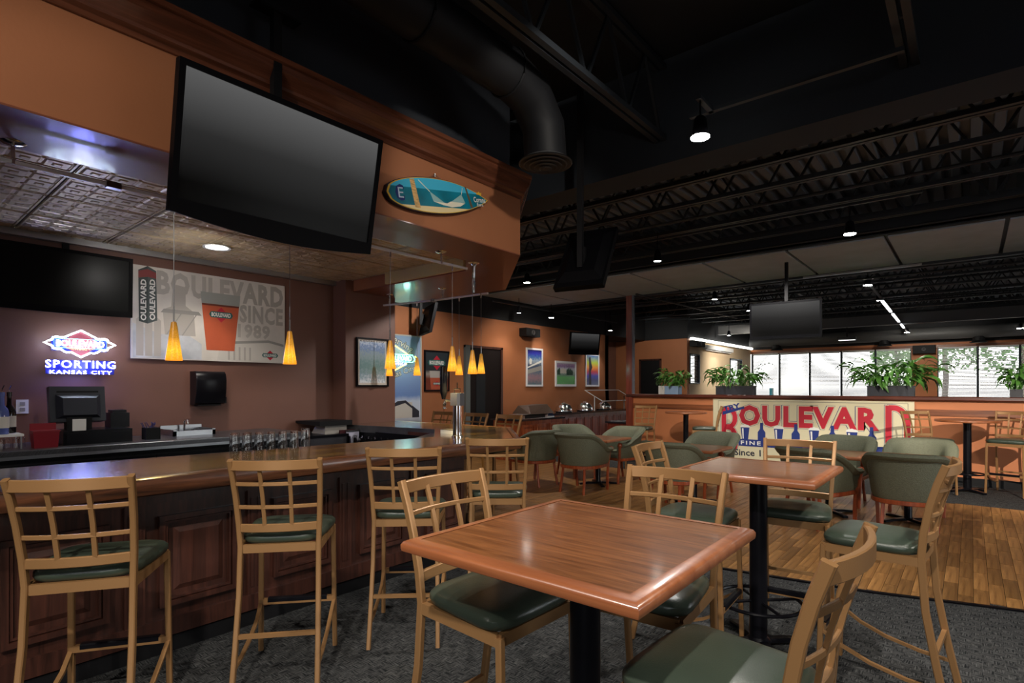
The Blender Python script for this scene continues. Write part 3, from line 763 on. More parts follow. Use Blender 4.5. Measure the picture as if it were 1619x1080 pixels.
def rail(label, pts, cans, z):
    r = thing('pendant_rail', label, 'rail', pts[0])
    part('rail_tube', MB().bar(pts, .022, .022, c=.003), mat('satin_rail', (.95, .95, .97, 1), .4), r, world=True)
    for c in cans:
        m = MB().lathe([(.055, 2.81), (.055, 2.80), (.04, 2.79), (.008, 2.785), (.008, 2.72), (.013, 2.715), (.013, z - .01)], (c[0], c[1], 0), 20)
        part('canopy', m, CHROME, r, True, world=True)
    for c in pts[1:-1]: part('joiner', MB().cbox((c[0], c[1], z), (.04, .07, .035)), STEEL, r, world=True)
rail('long satin metal light rail running under the canopy along the bar', [(-3.77, -2.0, 2.70), (-3.77, .98, 2.70), (-3.77, 3.86, 2.70)], [(-3.77, .55), (-3.77, 3.52)], 2.70)
rail('short metal light rail across the far leg of the bar', [(-6.15, 4.68, 2.66), (-5.3, 4.82, 2.66), (-4.40, 4.86, 2.66)], [(-6.05, 4.70), (-5.15, 4.83)], 2.66)
tr = solo('rail_transformer', MB().lathe([(.06, 2.81), (.06, 2.80), (.03, 2.79), (.018, 2.76), (.018, 2.66), (.012, 2.64), (.02, 2.6), (.01, 2.5)], (-3.86, 4.05, 0), 16), CHROME, 'chrome transformer canopy at the end of the long light rail', 'fitting', smooth=True)

# ------------------------------------------------------------------ televisions
def tv(name, label, c, yaw, tilt, w_, h_, th=.07, pole=None, group=None, chin=.05, bulge=0, glow=.0):
    r = thing(name, label, 'television', c, math.radians(yaw), group)
    R = Matrix.Rotation(math.radians(tilt), 4, 'X')
    def tm_(mb): mb.v = [tuple(R @ Vector(p)) for p in mb.v]; return mb
    b = .022 if w_ < .8 else .03; m = MB()      # faces local -Y
    m.box((-w_ / 2, 0, -h_ / 2), (w_ / 2, th * .5, h_ / 2))
    m.add([(-w_ * .45, th * .5, -h_ * .42), (w_ * .45, th * .5, -h_ * .42), (w_ * .45, th * .5, h_ * .42), (-w_ * .45, th * .5, h_ * .42), (-w_ * .3, th, -h_ * .3), (w_ * .3, th, -h_ * .3), (w_ * .3, th, h_ * .3), (-w_ * .3, th, h_ * .3)], [(0, 1, 5, 4), (1, 2, 6, 5), (2, 3, 7, 6), (3, 0, 4, 7), (4, 5, 6, 7)])
    part('casing', tm_(m), TVB, r)
    m = MB().box((-w_ / 2, -.015, h_ / 2 - b), (w_ / 2, 0, h_ / 2)).box((-w_ / 2, -.015, -h_ / 2 + chin), (-w_ / 2 + b, 0, h_ / 2 - b)).box((w_ / 2 - b, -.015, -h_ / 2 + chin), (w_ / 2, 0, h_ / 2 - b))
    pts = [(-w_ / 2, -h_ / 2 + chin), (w_ / 2, -h_ / 2 + chin)] + [(w_ / 2 - w_ * k / 12, -h_ / 2 - bulge * math.sin(PI * k / 12)) for k in range(13)]
    k = len(pts); m.add([(x, -.015, z) for x, z in pts] + [(x, .01, z) for x, z in pts], [tuple(range(k)), tuple(range(k, 2 * k))[::-1]] + [(i, (i + 1) % k, k + (i + 1) % k, k + i) for i in range(k)])
    part('bezel', tm_(m), TVB, r)
    part('screen', tm_(MB().box((-w_ / 2 + b, -.006, -h_ / 2 + chin), (w_ / 2 - b, -.002, h_ / 2 - b))), gradient_screen(glow), r)
    m = MB().box((-.03, th, -.1), (.03, th + .05, .1))
    if pole: m.box((-.025, th + .05, -.1), (.025, th + .10, pole - c[2])).box((-.14, th + .03, pole - c[2] - .015), (.14, th + .12, pole - c[2]))
    part('mount', m, BLKM, r)
    return r
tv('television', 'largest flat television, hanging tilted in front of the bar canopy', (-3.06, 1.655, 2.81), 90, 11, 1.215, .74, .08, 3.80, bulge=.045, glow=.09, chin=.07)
tv('television', 'black television on the back wall of the bar above the neon sign', (-6.36, 1.32, 2.52), 90, 2, .98, .575, .09, 2.95, bulge=.01)
tv('television', 'dark television seen from behind, hanging between the bar canopy and the grey panels', (-2.87, 4.60, 2.78), 190, 33, .50, .74, .09, 4.55)
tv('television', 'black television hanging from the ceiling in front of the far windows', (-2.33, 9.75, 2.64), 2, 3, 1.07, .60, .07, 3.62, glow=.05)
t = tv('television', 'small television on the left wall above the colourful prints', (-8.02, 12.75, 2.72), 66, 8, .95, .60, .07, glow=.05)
part('wall_arm', MB().box((-.04, .08, -.04), (.04, .56, .04)), STEEL, t)
t = tv('television', 'television mounted high by the blue mural, seen nearly edge-on', (-8.0, 7.15, 2.84), 152, 12, .85, .56, .08, 4.46)
for (x, y, z, a, b_, c_, l) in [(-8.38, 10.8, 2.89, .22, .56, .20, 'black loudspeaker box high on the left wall'), (-1.25, 23.86, 2.85, .62, .26, .28, 'black loudspeaker on the pier between the far windows'), (-6.9, 17.85, 2.96, .24, .75, .18, 'black loudspeaker on the beige wall')]:
    o = thing('loudspeaker', l, 'loudspeaker', (x, y, z)); part('box', MB().cbox((0, 0, 0), (a, b_, c_)), BLKM, o)
    ax = 'X' if a < b_ else 'Y'; cc = (a / 2, 0, 0) if a < b_ else (0, -b_ / 2, 0)
    part('cone', MB().lathe([(.07, -.002 if ax == 'X' else .002), (.06, .012 if ax == 'X' else -.012), (.02, .0)], cc, 14, ax), mat('cone_grey', (.08, .08, .085, 1), .5), o, True)

# ------------------------------------------------------------------ signs and posters
YR, ZU, XR = (0, 1, 0), (0, 0, 1), (1, 0, 0)
def flat(name, col, rough=.5): return mat(name, col, rough)
RED = flat('print_red', srgb(190, 35, 55)); NAVY = flat('print_navy', srgb(34, 52, 120)); CRM = mat('banner_vinyl', srgb(214, 205, 172), .42, var=.04, vscale=2)
INK = flat('print_ink', srgb(50, 52, 62)); PWHITE = flat('print_white', srgb(228, 228, 222))
# brewery banner on the half wall
bn = thing('vinyl_banner', 'wide cream banner with red BOULEVARD lettering on the half wall', 'banner', (-2.37, 11.26, 0))
part('sheet', MB().box((-4.03, 11.262, .09), (-.717, 11.272, 1.31)), CRM, bn, world=True)
def line_rect(x0, x1, z0, z1, y, w_, m_, nm):
    part(nm, MB().box((x0, y - .001, z1 - w_), (x1, y, z1)).box((x0, y - .001, z0), (x1, y, z0 + w_)).box((x0, y - .001, z0), (x0 + w_, y, z1)).box((x1 - w_, y - .001, z0), (x1, y, z1)), m_, bn, world=True)
line_rect(-3.93, -.80, .14, 1.275, 11.261, .006, INK, 'border')
def tri(body, x0, x1, z0, z1, sp=1.0, bold=.045):
    c = lambda o: ((x0 + x1) / 2, 11.2605 - o, (z0 + z1) / 2)
    letters(body, c(0), x1 - x0 + .044, z1 - z0 + .044, XR, ZU, NAVY, bn, 'lettering_outline', bold + .05, space=sp)
    letters(body, c(.0006), x1 - x0 + .032, z1 - z0 + .032, XR, ZU, CRM, bn, 'lettering_outline', bold + .037, space=sp)
    letters(body, c(.0012), x1 - x0, z1 - z0, XR, ZU, RED, bn, 'lettering', bold, space=sp)
tri('OULEVAR', -3.52, -1.20, .79, 1.20, 1.12)
def initial(segs, x0, x1, z0, z1, nm):
    # condensed initials drawn as thick strokes: each seg is a centreline in a unit box
    for w_, m_, o in ((.124, NAVY, 0), (.112, CRM, .0006), (.092, RED, .0012)):
        mb = MB()
        for q, s in enumerate(segs):
            P = [Vector((x0 + a * (x1 - x0), 11.2605 - o - .00005 * q, z0 + b_ * (z1 - z0))) for a, b_ in s]; L_, R_ = [], []
            for i, p in enumerate(P):
                t = (P[min(i + 1, len(P) - 1)] - P[max(i - 1, 0)]).normalized(); n_ = Vector((t.z, 0, -t.x)) * (w_ / 2)
                e = t * ((w_ - .092) / 2) * (-1 if i == 0 else (1 if i == len(P) - 1 else 0)); L_.append(tuple(p - n_ + e)); R_.append(tuple(p + n_ + e))
            mb.add(L_ + R_, [(i, i + 1, len(P) + i + 1, len(P) + i) for i in range(len(P) - 1)])
        part('lettering' if o > .001 else 'lettering_outline', mb, m_, bn, world=True)
ARC = lambda cx, cz, rx, rz, a0, a1, n=10: [(cx + rx * math.cos(math.radians(a0 + (a1 - a0) * i / n)), cz + rz * math.sin(math.radians(a0 + (a1 - a0) * i / n))) for i in range(n + 1)]
initial([[(.12, 0), (.12, 1)], [(.12, .96)] + ARC(.45, .78, .40, .18, 90, -90) + [(.12, .60)], [(.12, .58)] + ARC(.45, .31, .45, .27, 90, -90) + [(.12, .04)]], -3.85, -3.55, .20, 1.14, 'B')
initial([[(.12, 0), (.12, 1)], [(.12, .965)] + ARC(.35, .70, .58, .265, 90, 0) + ARC(.35, .30, .58, .265, 0, -90) + [(.12, .035)]], -1.11, -.79, .20, 1.235, 'D')
flatpoly([(-.21, -.11), (.22, .03), (.20, .07), (-.21, -.04)], (-3.63, 11.258, 1.10), XR, ZU, NAVY, bn, 'ribbon')
letters('TRY', (-3.66, 11.2575, 1.15), .34, .10, XR, ZU, NAVY, bn, bold=.05, rot=.25)
GLN = PWHITE
for k, x in enumerate([-3.405, -3.1, -2.795, -2.501, -2.197, -1.904, -1.603, -1.313]):
    if k % 2 == 0:
        flatpoly([(-.055, -.16), (.055, -.16), (.085, .12), (-.085, .12)], (x, 11.258, .66), XR, ZU, NAVY, bn, 'printed_glass')
        flatpoly([(-.09, .10)] + [(-.09 + .18 * i / 6, .125 + .03 * math.sin(PI * i / 6) + .008 * (i % 2)) for i in range(7)] + [(.09, .10)], (x, 11.2575, .66), XR, ZU, GLN, bn, 'printed_foam')
        flatpoly([(-.045, -.12), (-.025, -.12), (-.03, .08), (-.06, .08)], (x, 11.2572, .66), XR, ZU, GLN, bn, 'printed_shine')
    else:
        flatpoly([(-.07, -.16), (.07, -.16), (.07, .04), (.03, .1), (.025, .22), (-.025, .22), (-.03, .1), (-.07, .04)], (x, 11.258, .64), XR, ZU, NAVY, bn, 'printed_bottle')
part('strip', MB().box((-3.53, 11.257, .395), (-1.12, 11.258, .53)), NAVY, bn, world=True)
letters('FINE', (-3.30, 11.2562, .462), .37, .075, XR, ZU, PWHITE, bn, bold=.03, space=1.4)
letters('Since 19', (-3.30, 11.2575, .27), .62, .13, XR, ZU, INK, bn, bold=.02, rot=.02)

# big poster on the back wall
def haze_mat(name, a, c, scale=3):
    m = bpy.data.materials.new(name); m.use_nodes = True; n = m.node_tree.nodes; L = m.node_tree.links; b = n['Principled BSDF']
    tc = n.new('ShaderNodeTexCoord'); t = n.new('ShaderNodeTexNoise'); t.inputs['Scale'].default_value = scale; t.inputs['Detail'].default_value = 7
    L.new(tc.outputs['Object'], t.inputs['Vector']); r = n.new('ShaderNodeValToRGB'); e = r.color_ramp.elements; e[0].position = .35; e[1].position = .7; e[0].color = a; e[1].color = c
    L.new(t.outputs[0], r.inputs[0]); L.new(r.outputs[0], b.inputs['Base Color']); b.inputs['Roughness'].default_value = .5; return m
PG1, PG2, PG3 = flat('poster_grey', srgb(176, 170, 162)), flat('poster_mid_grey', srgb(150, 147, 142)), flat('poster_pale', srgb(205, 200, 192))
bp = thing('brewery_poster', 'large grey poster with beer glass and BOULEVARD SINCE 1989 on the back wall', 'poster', (-6.52, 2.65, 2.31))
X0 = -6.497
part('sheet', MB().box((-6.528, 1.84, 1.84), (X0, 3.455, 2.79)), haze_mat('poster_sheet', srgb(196, 190, 182), srgb(226, 220, 212), 2), bp, world=True)
letters('BOULEVARD', (X0 + .001, 2.75, 2.64), 1.37, .255, YR, ZU, PG1, bp, bold=.045, space=1.12)
letters('SINCE', (X0 + .001, 3.17, 2.40), .52, .21, YR, ZU, PG1, bp, bold=.04, space=1.1)
letters('1989', (X0 + .001, 3.08, 2.20), .38, .165, YR, ZU, PG1, bp, bold=.04, space=1.1)
P_ = lambda pts, z, m_, nm, o=.002: flatpoly(pts, (X0 + o, 0, 0), YR, ZU, m_, bp, nm)
P_([(1.85, 1.85), (2.5, 1.85), (2.5, 2.02), (2.35, 2.12), (2.1, 2.1), (1.85, 2.2)], 0, haze_mat('poster_mist', srgb(168, 172, 178), srgb(205, 208, 212), 5), 'printed_mist', .0015)
P_([(2.66, 1.85), (3.44, 1.85), (3.44, 2.07), (3.25, 2.11), (2.7, 2.06)], 0, PG3, 'printed_building', .0015)
P_([(2.7, 2.03), (3.25, 2.08), (3.44, 2.04), (3.44, 2.07), (3.25, 2.11), (2.68, 2.06)], 0, PG2, 'printed_roof', .002)
for y in (2.78, 2.84, 2.90, 2.96, 3.02): P_([(y, 1.86), (y + .02, 1.86), (y + .02, 2.01), (y, 2.01)], 0, PG1, 'printed_column', .002)
for y in (1.88, 1.96, 2.04): P_([(y, 1.87), (y + .065, 1.87), (y + .065, 2.24), (y + .03, 2.27), (y, 2.24)], 0, PG1, 'printed_tank', .002)
P_([(2.14, 2.1), (2.44, 2.1), (2.42, 2.36), (2.34, 2.42), (2.34, 2.62), (2.22, 2.64), (2.2, 2.4), (2.12, 2.36)], 0, PG1, 'printed_tower', .002)
P_([(2.10, 2.33), (2.5, 2.33), (2.47, 2.37), (2.13, 2.37)], 0, PG2, 'printed_walkway', .0025)
for a, c in ((2.15, 2.3), (2.3, 2.45)): P_([(a, 2.1), (a + .012, 2.1), (c, 2.33), (c - .012, 2.33)], 0, PG2, 'printed_strut', .0025)
P_([(2.55, 1.96), (2.85, 1.96), (2.915, 2.585), (2.49, 2.585)], 0, mat('beer_red', srgb(196, 92, 58), .5, var=.12, vscale=3), 'printed_beer', .003)
P_([(2.50, 2.47), (2.905, 2.47), (2.917, 2.60), (2.488, 2.60)], 0, flat('foam_grey', srgb(158, 160, 154)), 'printed_foam', .0035)
P_([(2.505, 2.455), (2.90, 2.455), (2.903, 2.475), (2.503, 2.475)], 0, flat('beer_dark', srgb(110, 52, 36)), 'printed_line', .004)
def logo(c, w_, h_, parent, R_, N_, nm='logo'):
    cx, cy, cz = c
    o = lambda k: tuple(c[i] + N_[i] * k for i in range(3))
    flatpoly([(-w_ * .32, 0), (0, h_ * .5), (w_ * .32, 0), (0, -h_ * .5)], o(.0005), R_, ZU, RED, parent, nm)
    flatpoly([(-w_ * .5, 0), (-w_ * .42, h_ * .2), (w_ * .42, h_ * .2), (w_ * .5, 0), (w_ * .42, -h_ * .2), (-w_ * .42, -h_ * .2)], o(.001), R_, ZU, flat('logo_teal', srgb(40, 96, 92)), parent, nm)
    letters('BOULEVARD', o(.0016), w_ * .8, h_ * .27, R_, ZU, PWHITE, parent, 'logo_lettering', bold=.03)
logo((X0 + .0045, 2.705, 2.36), .26, .17, bp, YR, (1, 0, 0)); logo((X0 + .003, 3.27, 1.93), .20, .12, bp, YR, (1, 0, 0))
TD, TR_ = flat('tower_dark', srgb(52, 60, 60)), flat('tower_red', srgb(128, 44, 44))
P_([(1.905, 2.22), (1.983, 2.20), (1.983, 2.79), (1.90, 2.74)], 0, TD, 'printed_chimney', .003); P_([(1.983, 2.20), (2.07, 2.24), (2.06, 2.75), (1.983, 2.79)], 0, flat('tower_dark_side', srgb(70, 80, 78)), 'printed_chimney', .003)
P_([(1.90, 2.66), (1.983, 2.68), (1.983, 2.76), (1.90, 2.73)], 0, TR_, 'printed_cap', .0035); P_([(1.983, 2.68), (2.06, 2.67), (2.06, 2.73), (1.983, 2.76)], 0, TR_, 'printed_cap', .0035)
letters('OULEVARD', (X0 + .004, 1.945, 2.44), .42, .052, ZU, (0, -1, 0), PWHITE, bp, bold=.03)
letters('OULEVARD', (X0 + .004, 2.025, 2.45), .42, .052, ZU, (0, -1, 0), PWHITE, bp, bold=.03)

# neon sign
ne = thing('neon_sign', 'lit neon brewery sign reading BOULEVARD and SPORTING KANSAS CITY on the back wall', 'neon sign', (-6.44, 1.42, 1.88))
NW = emis('neon_white', (.72, .84, 1, 1), 28); NB = emis('neon_blue', (.36, .38, 1, 1), 30); NT = emis('neon_teal', (.2, .75, .75, 1), 1.2)
SX = -6.42
part('backing', MB().box((-6.45, 1.20, 1.885), (-6.44, 1.62, 2.01)).box((-6.45, 1.16, 1.67), (-6.44, 1.68, 1.80)), mat('sign_backing', srgb(18, 24, 90), .3), ne, world=True)
flatpoly([(-.16, 0), (0, .12), (.16, 0), (0, -.12)], (-6.438, 1.415, 1.955), YR, ZU, mat('sign_maroon', srgb(96, 36, 44), .4), ne, 'diamond')
ol = [(-.27, 0), (-.235, .018), (-.215, .026), (-.205, .05), (-.185, .056), (-.13, .052), (0, .125), (.13, .052), (.185, .056), (.205, .05), (.215, .026), (.235, .018), (.27, 0),
      (.235, -.018), (.215, -.026), (.205, -.05), (.185, -.056), (.15, -.056), (.125, -.078), (.10, -.085), (.07, -.083), (0, -.125), (-.07, -.083), (-.10, -.085), (-.125, -.078), (-.15, -.056), (-.185, -.056), (-.205, -.05), (-.215, -.026), (-.235, -.018)]
part('outline_tube', MB().tube([(SX, 1.415 + a, 1.955 + b_) for a, b_ in ol], .0075, 6, closed=True), NW, ne, True, world=True)
rc = [(-.20, -.042), (.20, -.042), (.20, .042), (-.20, .042)]
part('frame_tube', MB().tube([(SX, 1.415 + a, 1.955 + b_) for a, b_ in rc], .003, 6, closed=True), NT, ne, world=True)
letters('BOULEVARD', (SX, 1.415, 1.955), .36, .060, YR, ZU, NW, ne, bold=.012, thick=.006)
letters('BREWING CO', (SX, 1.415, 1.902), .22, .016, YR, ZU, emis('neon_gold', (.6, .45, .15, 1), .8), ne, bold=.0, thick=.004, curve=lambda t: .012 * t * t)
letters('SPORTING', (SX, 1.42, 1.762), .53, .070, YR, ZU, NB, ne, bold=.0, thick=.006, space=1.15)
letters('KANSAS CITY', (SX, 1.42, 1.688), .47, .032, YR, ZU, NB, ne, bold=.0, thick=.006, space=1.2)
part('bracket', MB().box((-6.53, 1.28, 1.96), (-6.44, 1.29, 1.97)).box((-6.53, 1.55, 1.96), (-6.44, 1.56, 1.97)).box((-6.53, 1.28, 1.74), (-6.44, 1.29, 1.75)).box((-6.53, 1.55, 1.74), (-6.44, 1.56, 1.75)), BLKM, ne, world=True)
lamp('POINT', 'neon_glow', (-6.36, 1.42, 1.93), 2.0, (.75, .8, 1), .08); lamp('POINT', 'neon_glow', (-6.36, 1.42, 1.73), 5.0, (.22, .25, 1), .08)

# surfboard sign on the canopy
sb = thing('surfboard_sign', 'surfboard shaped Corona Extra beer sign with hammock on the bar canopy', 'sign', (-3.28, 3.05, 3.07))
ta = math.radians(11); RB = Vector((0, math.cos(ta), math.sin(ta))); UB = Vector((0, -math.sin(ta), math.cos(ta)))
def bshape(k, off=0):
    o = []
    for i in range(40):
        t = i / 39; x = -.565 + 1.13 * t; wv = .138 * (max(0, math.sin(PI * t ** .82)) ** (.52 if t < .45 else .52 + .5 * (t - .45)))
        o.append((x * k, wv * (k - .02 if k < 1 else k)))
    return o + [(x, -y) for x, y in o[::-1][1:-1]]
cB = Vector((-3.30, 3.05, 3.075))
flatpoly(bshape(1.0), cB, RB, UB, mat('board_navy', srgb(22, 26, 50), .3), sb, 'board', 0, .04)
flatpoly(bshape(.985), cB, RB, UB, mat('board_gold', srgb(226, 178, 60), .3), sb, 'gold_rim', .041, .003)
def clipz(lo, hi, k=.955):
    pts = bshape(k); return [(x, max(lo, min(hi, y))) for x, y in pts]
flatpoly(clipz(.045, 1), cB, RB, UB, mat('board_sky', srgb(70, 186, 222), .3), sb, 'printed_sky', .0445)
flatpoly(clipz(-.085, .045), cB, RB, UB, mat('board_sea', srgb(14, 118, 140), .3, var=.35, vscale=5), sb, 'printed_sea', .0445)
flatpoly(clipz(-1, -.085), cB, RB, UB, mat('board_sand', srgb(232, 212, 160), .3), sb, 'printed_sand', .0445)
PT = mat('palm_print', srgb(214, 172, 110), .4, var=.4, vscale=40, stretch=(1, .3, 3)); PT2 = mat('palm_print_dark', srgb(96, 84, 66), .4)
flatpoly([(-.30, -.10), (-.245, -.105), (-.275, .112), (-.32, .108)], cB, RB, UB, PT, sb, 'printed_palm', .045)
flatpoly([(.325, -.075), (.352, -.07), (.295, .095), (.275, .098)], cB, RB, UB, PT2, sb, 'printed_palm', .045)
HM = mat('hammock_print', srgb(236, 232, 210), .4); HS = mat('hammock_net', srgb(150, 190, 190), .4)
flatpoly([(-.235, .105), (-.13, .025), (-.125, .03), (-.232, .112)], cB, RB, UB, HM, sb, 'printed_rope', .0452); flatpoly([(.245, .085), (.225, .03), (.23, .03), (.252, .085)], cB, RB, UB, HM, sb, 'printed_rope', .0452)
flatpoly([(-.13, .03), (.03, -.055), (-.10, -.045)], cB, RB, UB, HS, sb, 'printed_net', .0451); flatpoly([(.225, .03), (.26, -.035), (.08, -.045)], cB, RB, UB, HS, sb, 'printed_net', .0451)
flatpoly([(-.10, -.045), (.05, -.052), (.09, -.035), (.26, -.04), (.2, -.068), (.1, -.08), (0, -.068)], cB, RB, UB, HM, sb, 'printed_hammock', .0453)
letters('Corona', cB + RB * .445 + UB * .0 + Vector((.0458, 0, 0)), .15, .048, RB, UB, PWHITE, sb, bold=.02)
letters('Extra', cB + RB * .445 - UB * .042 + Vector((.0458, 0, 0)), .08, .025, RB, UB, PWHITE, sb, bold=.02)
flatpoly([(-.03, 0), (.03, 0), (.036, .022), (.018, .014), (0, .028), (-.018, .014), (-.036, .022)], cB + RB * .445 + UB * .042, RB, UB, mat('crown_gold', srgb(226, 178, 60), .3), sb, 'printed_crown', .0458)
letters('C', cB - RB * .435 - UB * .0 + Vector((.0458, 0, 0)), .085, .12, RB, UB, mat('board_emblem', srgb(24, 44, 110), .4), sb, bold=.04); letters('E', cB - RB * .425 - UB * .0 + Vector((.0464, 0, 0)), .05, .075, RB, UB, mat('board_emblem_pale', srgb(190, 205, 225), .4), sb, bold=.0)
part('wire', MB().tube([(-3.27, 2.86, 3.165), (-3.28, 3.0, 3.235), (-3.27, 3.14, 3.20)], .0015, 5), STEEL, sb, world=True)
part('hook', MB().cyl((-3.285, 3.0, 0), .006, 3.225, 3.25, 6), STEEL, sb, world=True)

# posters on the pier and left wall
def noise_print(name, stops, scale=6, axis=2, lo=0, hi=1, amt=.25):
    """flat print: colour bands up the sheet broken by noise."""
    m = bpy.data.materials.new(name); m.use_nodes = True; n = m.node_tree.nodes; L = m.node_tree.links; b = n['Principled BSDF']
    tc = n.new('ShaderNodeTexCoord'); s = n.new('ShaderNodeSeparateXYZ'); L.new(tc.outputs['Generated'], s.inputs[0])
    t = n.new('ShaderNodeTexNoise'); t.inputs['Scale'].default_value = scale; t.inputs['Detail'].default_value = 8; t.inputs['Roughness'].default_value = .7; L.new(tc.outputs['Generated'], t.inputs['Vector'])
    a = n.new('ShaderNodeMath'); a.operation = 'MULTIPLY_ADD'; L.new(t.outputs[0], a.inputs[0]); a.inputs[1].default_value = amt; L.new(s.outputs[axis], a.inputs[2])
    a2 = n.new('ShaderNodeMath'); a2.operation = 'SUBTRACT'; L.new(a.outputs[0], a2.inputs[0]); a2.inputs[1].default_value = amt / 2
    r = n.new('ShaderNodeValToRGB'); e = r.color_ramp.elements
    e[0].position, e[0].color = stops[0][0], srgb(*stops[0][1]); e[1].position, e[1].color = stops[-1][0], srgb(*stops[-1][1])
    for p, c in stops[1:-1]: q = e.new(p); q.color = srgb(*c)
    L.new(a2.outputs[0], r.inputs[0]); L.new(r.outputs[0], b.inputs['Base Color']); b.inputs['Roughness'].default_value = .35; return m
def framed(label, x, y0, y1, z0, z1, print_m, frame_m, fw=.03, d=.03, cat='poster', name='framed_poster', matm=None, mw=0):
    r = thing(name, label, cat, (x, (y0 + y1) / 2, (z0 + z1) / 2))
    part('frame', MB().box((x, y0, z0), (x + d, y0 + fw, z1)).box((x, y1 - fw, z0), (x + d, y1, z1)).box((x, y0 + fw, z0), (x + d, y1 - fw, z0 + fw)).box((x, y0 + fw, z1 - fw), (x + d, y1 - fw, z1)), frame_m, r, world=True)
    if matm: part('mat_board', MB().box((x, y0 + fw, z0 + fw), (x + d * .4, y1 - fw, z1 - fw)), matm, r, world=True)
    part('print', MB().box((x, y0 + fw + mw, z0 + fw + mw), (x + d * .5, y1 - fw - mw, z1 - fw - mw)), print_m, r, world=True)
    return r
f = framed('pale blue stadium print in a black frame on the pier', -6.243, 4.30, 4.82, 1.555, 2.21, noise_print('stadium_print', [(0, (225, 232, 240)), (.16, (150, 175, 190)), (.4, (110, 150, 152)), (.7, (150, 170, 180)), (.85, (110, 140, 190)), (1, (190, 205, 225))], 14, amt=.9), BLK, .022, .03, matm=PG3, mw=.03)
letters('KANSAS CITY', (-6.229, 4.56, 2.165), .40, .022, YR, ZU, INK, f, bold=.01)
mr = thing('mural_panel', 'tall blue mural panel with script lettering and a lit neon sign, right of the pier', 'mural', (-8.48, 6.9, 1.6))
part('sheet', MB().box((-8.5, 6.3, .72), (-8.465, 7.36, 2.55)), noise_print('mural_sky', [(0, (60, 66, 84)), (.16, (214, 222, 236)), (.3, (200, 212, 232)), (.36, (110, 140, 196)), (.75, (150, 168, 196)), (1, (130, 150, 180))], 3, amt=.1), mr, world=True)
part('edge', MB().box((-8.5, 7.34, .72), (-8.455, 7.37, 2.56)).box((-8.5, 6.3, 2.54), (-8.455, 7.37, 2.565)), PG1, mr, world=True)
letters('Serving', (-8.462, 6.86, 2.38), .62, .20, YR, ZU, INK, mr, bold=.05, rot=-.42); letters('Serving', (-8.461, 6.86, 2.38), .60, .18, YR, ZU, PG3, mr, bold=.015, rot=-.42)
letters('Kansas City', (-8.462, 6.80, 1.80), .85, .17, YR, ZU, INK, mr, bold=.04, rot=.30); letters('Kansas City', (-8.461, 6.80, 1.80), .83, .15, YR, ZU, PG3, mr, bold=.01, rot=.30)
flatpoly([(-.2, 0), (.28, 0), (.28, .30), (-.08, .32), (-.2, .26)], (-8.463, 6.85, .95), YR, ZU, PG3, mr, 'printed_house'); flatpoly([(-.25, .24), (-.08, .33), (.12, .34), (.34, .18), (.34, .14), (.1, .29), (-.25, .2)], (-8.462, 6.85, .95), YR, ZU, INK, mr, 'printed_roof')
flatpoly([(.28, 0), (.46, 0), (.46, .12), (.28, .24)], (-8.4625, 6.85, .95), YR, ZU, INK, mr, 'printed_bush')
ng = thing('neon_sign', 'small green and yellow lit neon brewery sign in front of the blue mural', 'neon sign', (-8.4, 6.8, 2.1))
part('diamond_tube', MB().tube([(-8.38, 6.35, 2.12), (-8.38, 6.65, 2.33), (-8.38, 6.95, 2.18)], .012, 6).tube([(-8.38, 6.62, 1.86), (-8.38, 6.92, 2.0)], .012, 6), emis('neon_yellow', (1, .72, .12, 1), 3.5), ng, world=True)
part('box_tube', MB().tube([(-8.37, 6.35, 2.03), (-8.37, 7.06, 2.03), (-8.37, 7.12, 2.09), (-8.37, 7.06, 2.17), (-8.37, 6.35, 2.17)], .010, 6, closed=True), emis('neon_green', (.25, 1, .7, 1), 3), ng, world=True)
part('backing', MB().box((-8.42, 6.4, 2.03), (-8.41, 7.05, 2.17)), mat('neon_backing', srgb(30, 130, 110), .3), ng, world=True)
letters('BOULEVARD', (-8.37, 6.72, 2.10), .62, .10, YR, ZU, emis('neon_mint', (.6, 1, .9, 1), 4), ng, bold=.01, thick=.008)
letters('BREWING C', (-8.37, 6.70, 1.99), .40, .05, YR, ZU, emis('neon_violet', (.5, .4, 1, 1), 2.5), ng, bold=.0, thick=.006)
part('chevron_tube', MB().tube([(-8.37, 7.12, 2.15), (-8.37, 7.2, 2.10), (-8.37, 7.12, 2.05)], .009, 6), emis('neon_yellow_b', (1, .8, .1, 1), 3), ng, world=True)
part('bracket', MB().box((-8.48, 6.6, 2.09), (-8.41, 6.62, 2.11)).box((-8.48, 7.0, 2.09), (-8.41, 7.02, 2.11)), BLKM, ng, world=True)
lamp('POINT', 'neon_glow', (-8.28, 6.85, 2.1), 3.0, (.4, .9, .8), .06)
f = framed('dark framed brewery poster with red diamond and beer glass on the left wall', -8.498, 7.46, 8.15, 1.46, 2.30, noise_print('dark_beer_print', [(0, (120, 56, 40)), (.3, (110, 50, 36)), (.42, (150, 140, 130)), (.52, (40, 46, 50)), (1, (48, 56, 62))], 4, amt=.08), BLK, .03, .03)
logo((-8.481, 7.80, 2.05), .50, .30, f, YR, (1, 0, 0)); flatpoly([(-.16, 0), (.16, 0), (.2, .36), (-.2, .36)], (-8.481, 7.80, 1.50), YR, ZU, flat('glass_beer', srgb(176, 86, 60)), f, 'printed_glass'); flatpoly([(-.185, .24), (.185, .24), (.2, .38), (-.2, .38)], (-8.4805, 7.80, 1.50), YR, ZU, PG1, f, 'printed_foam')
logo((-8.480, 7.80, 1.62), .22, .12, f, YR, (1, 0, 0))
WF = mat('white_frame', srgb(225, 228, 235), .4)
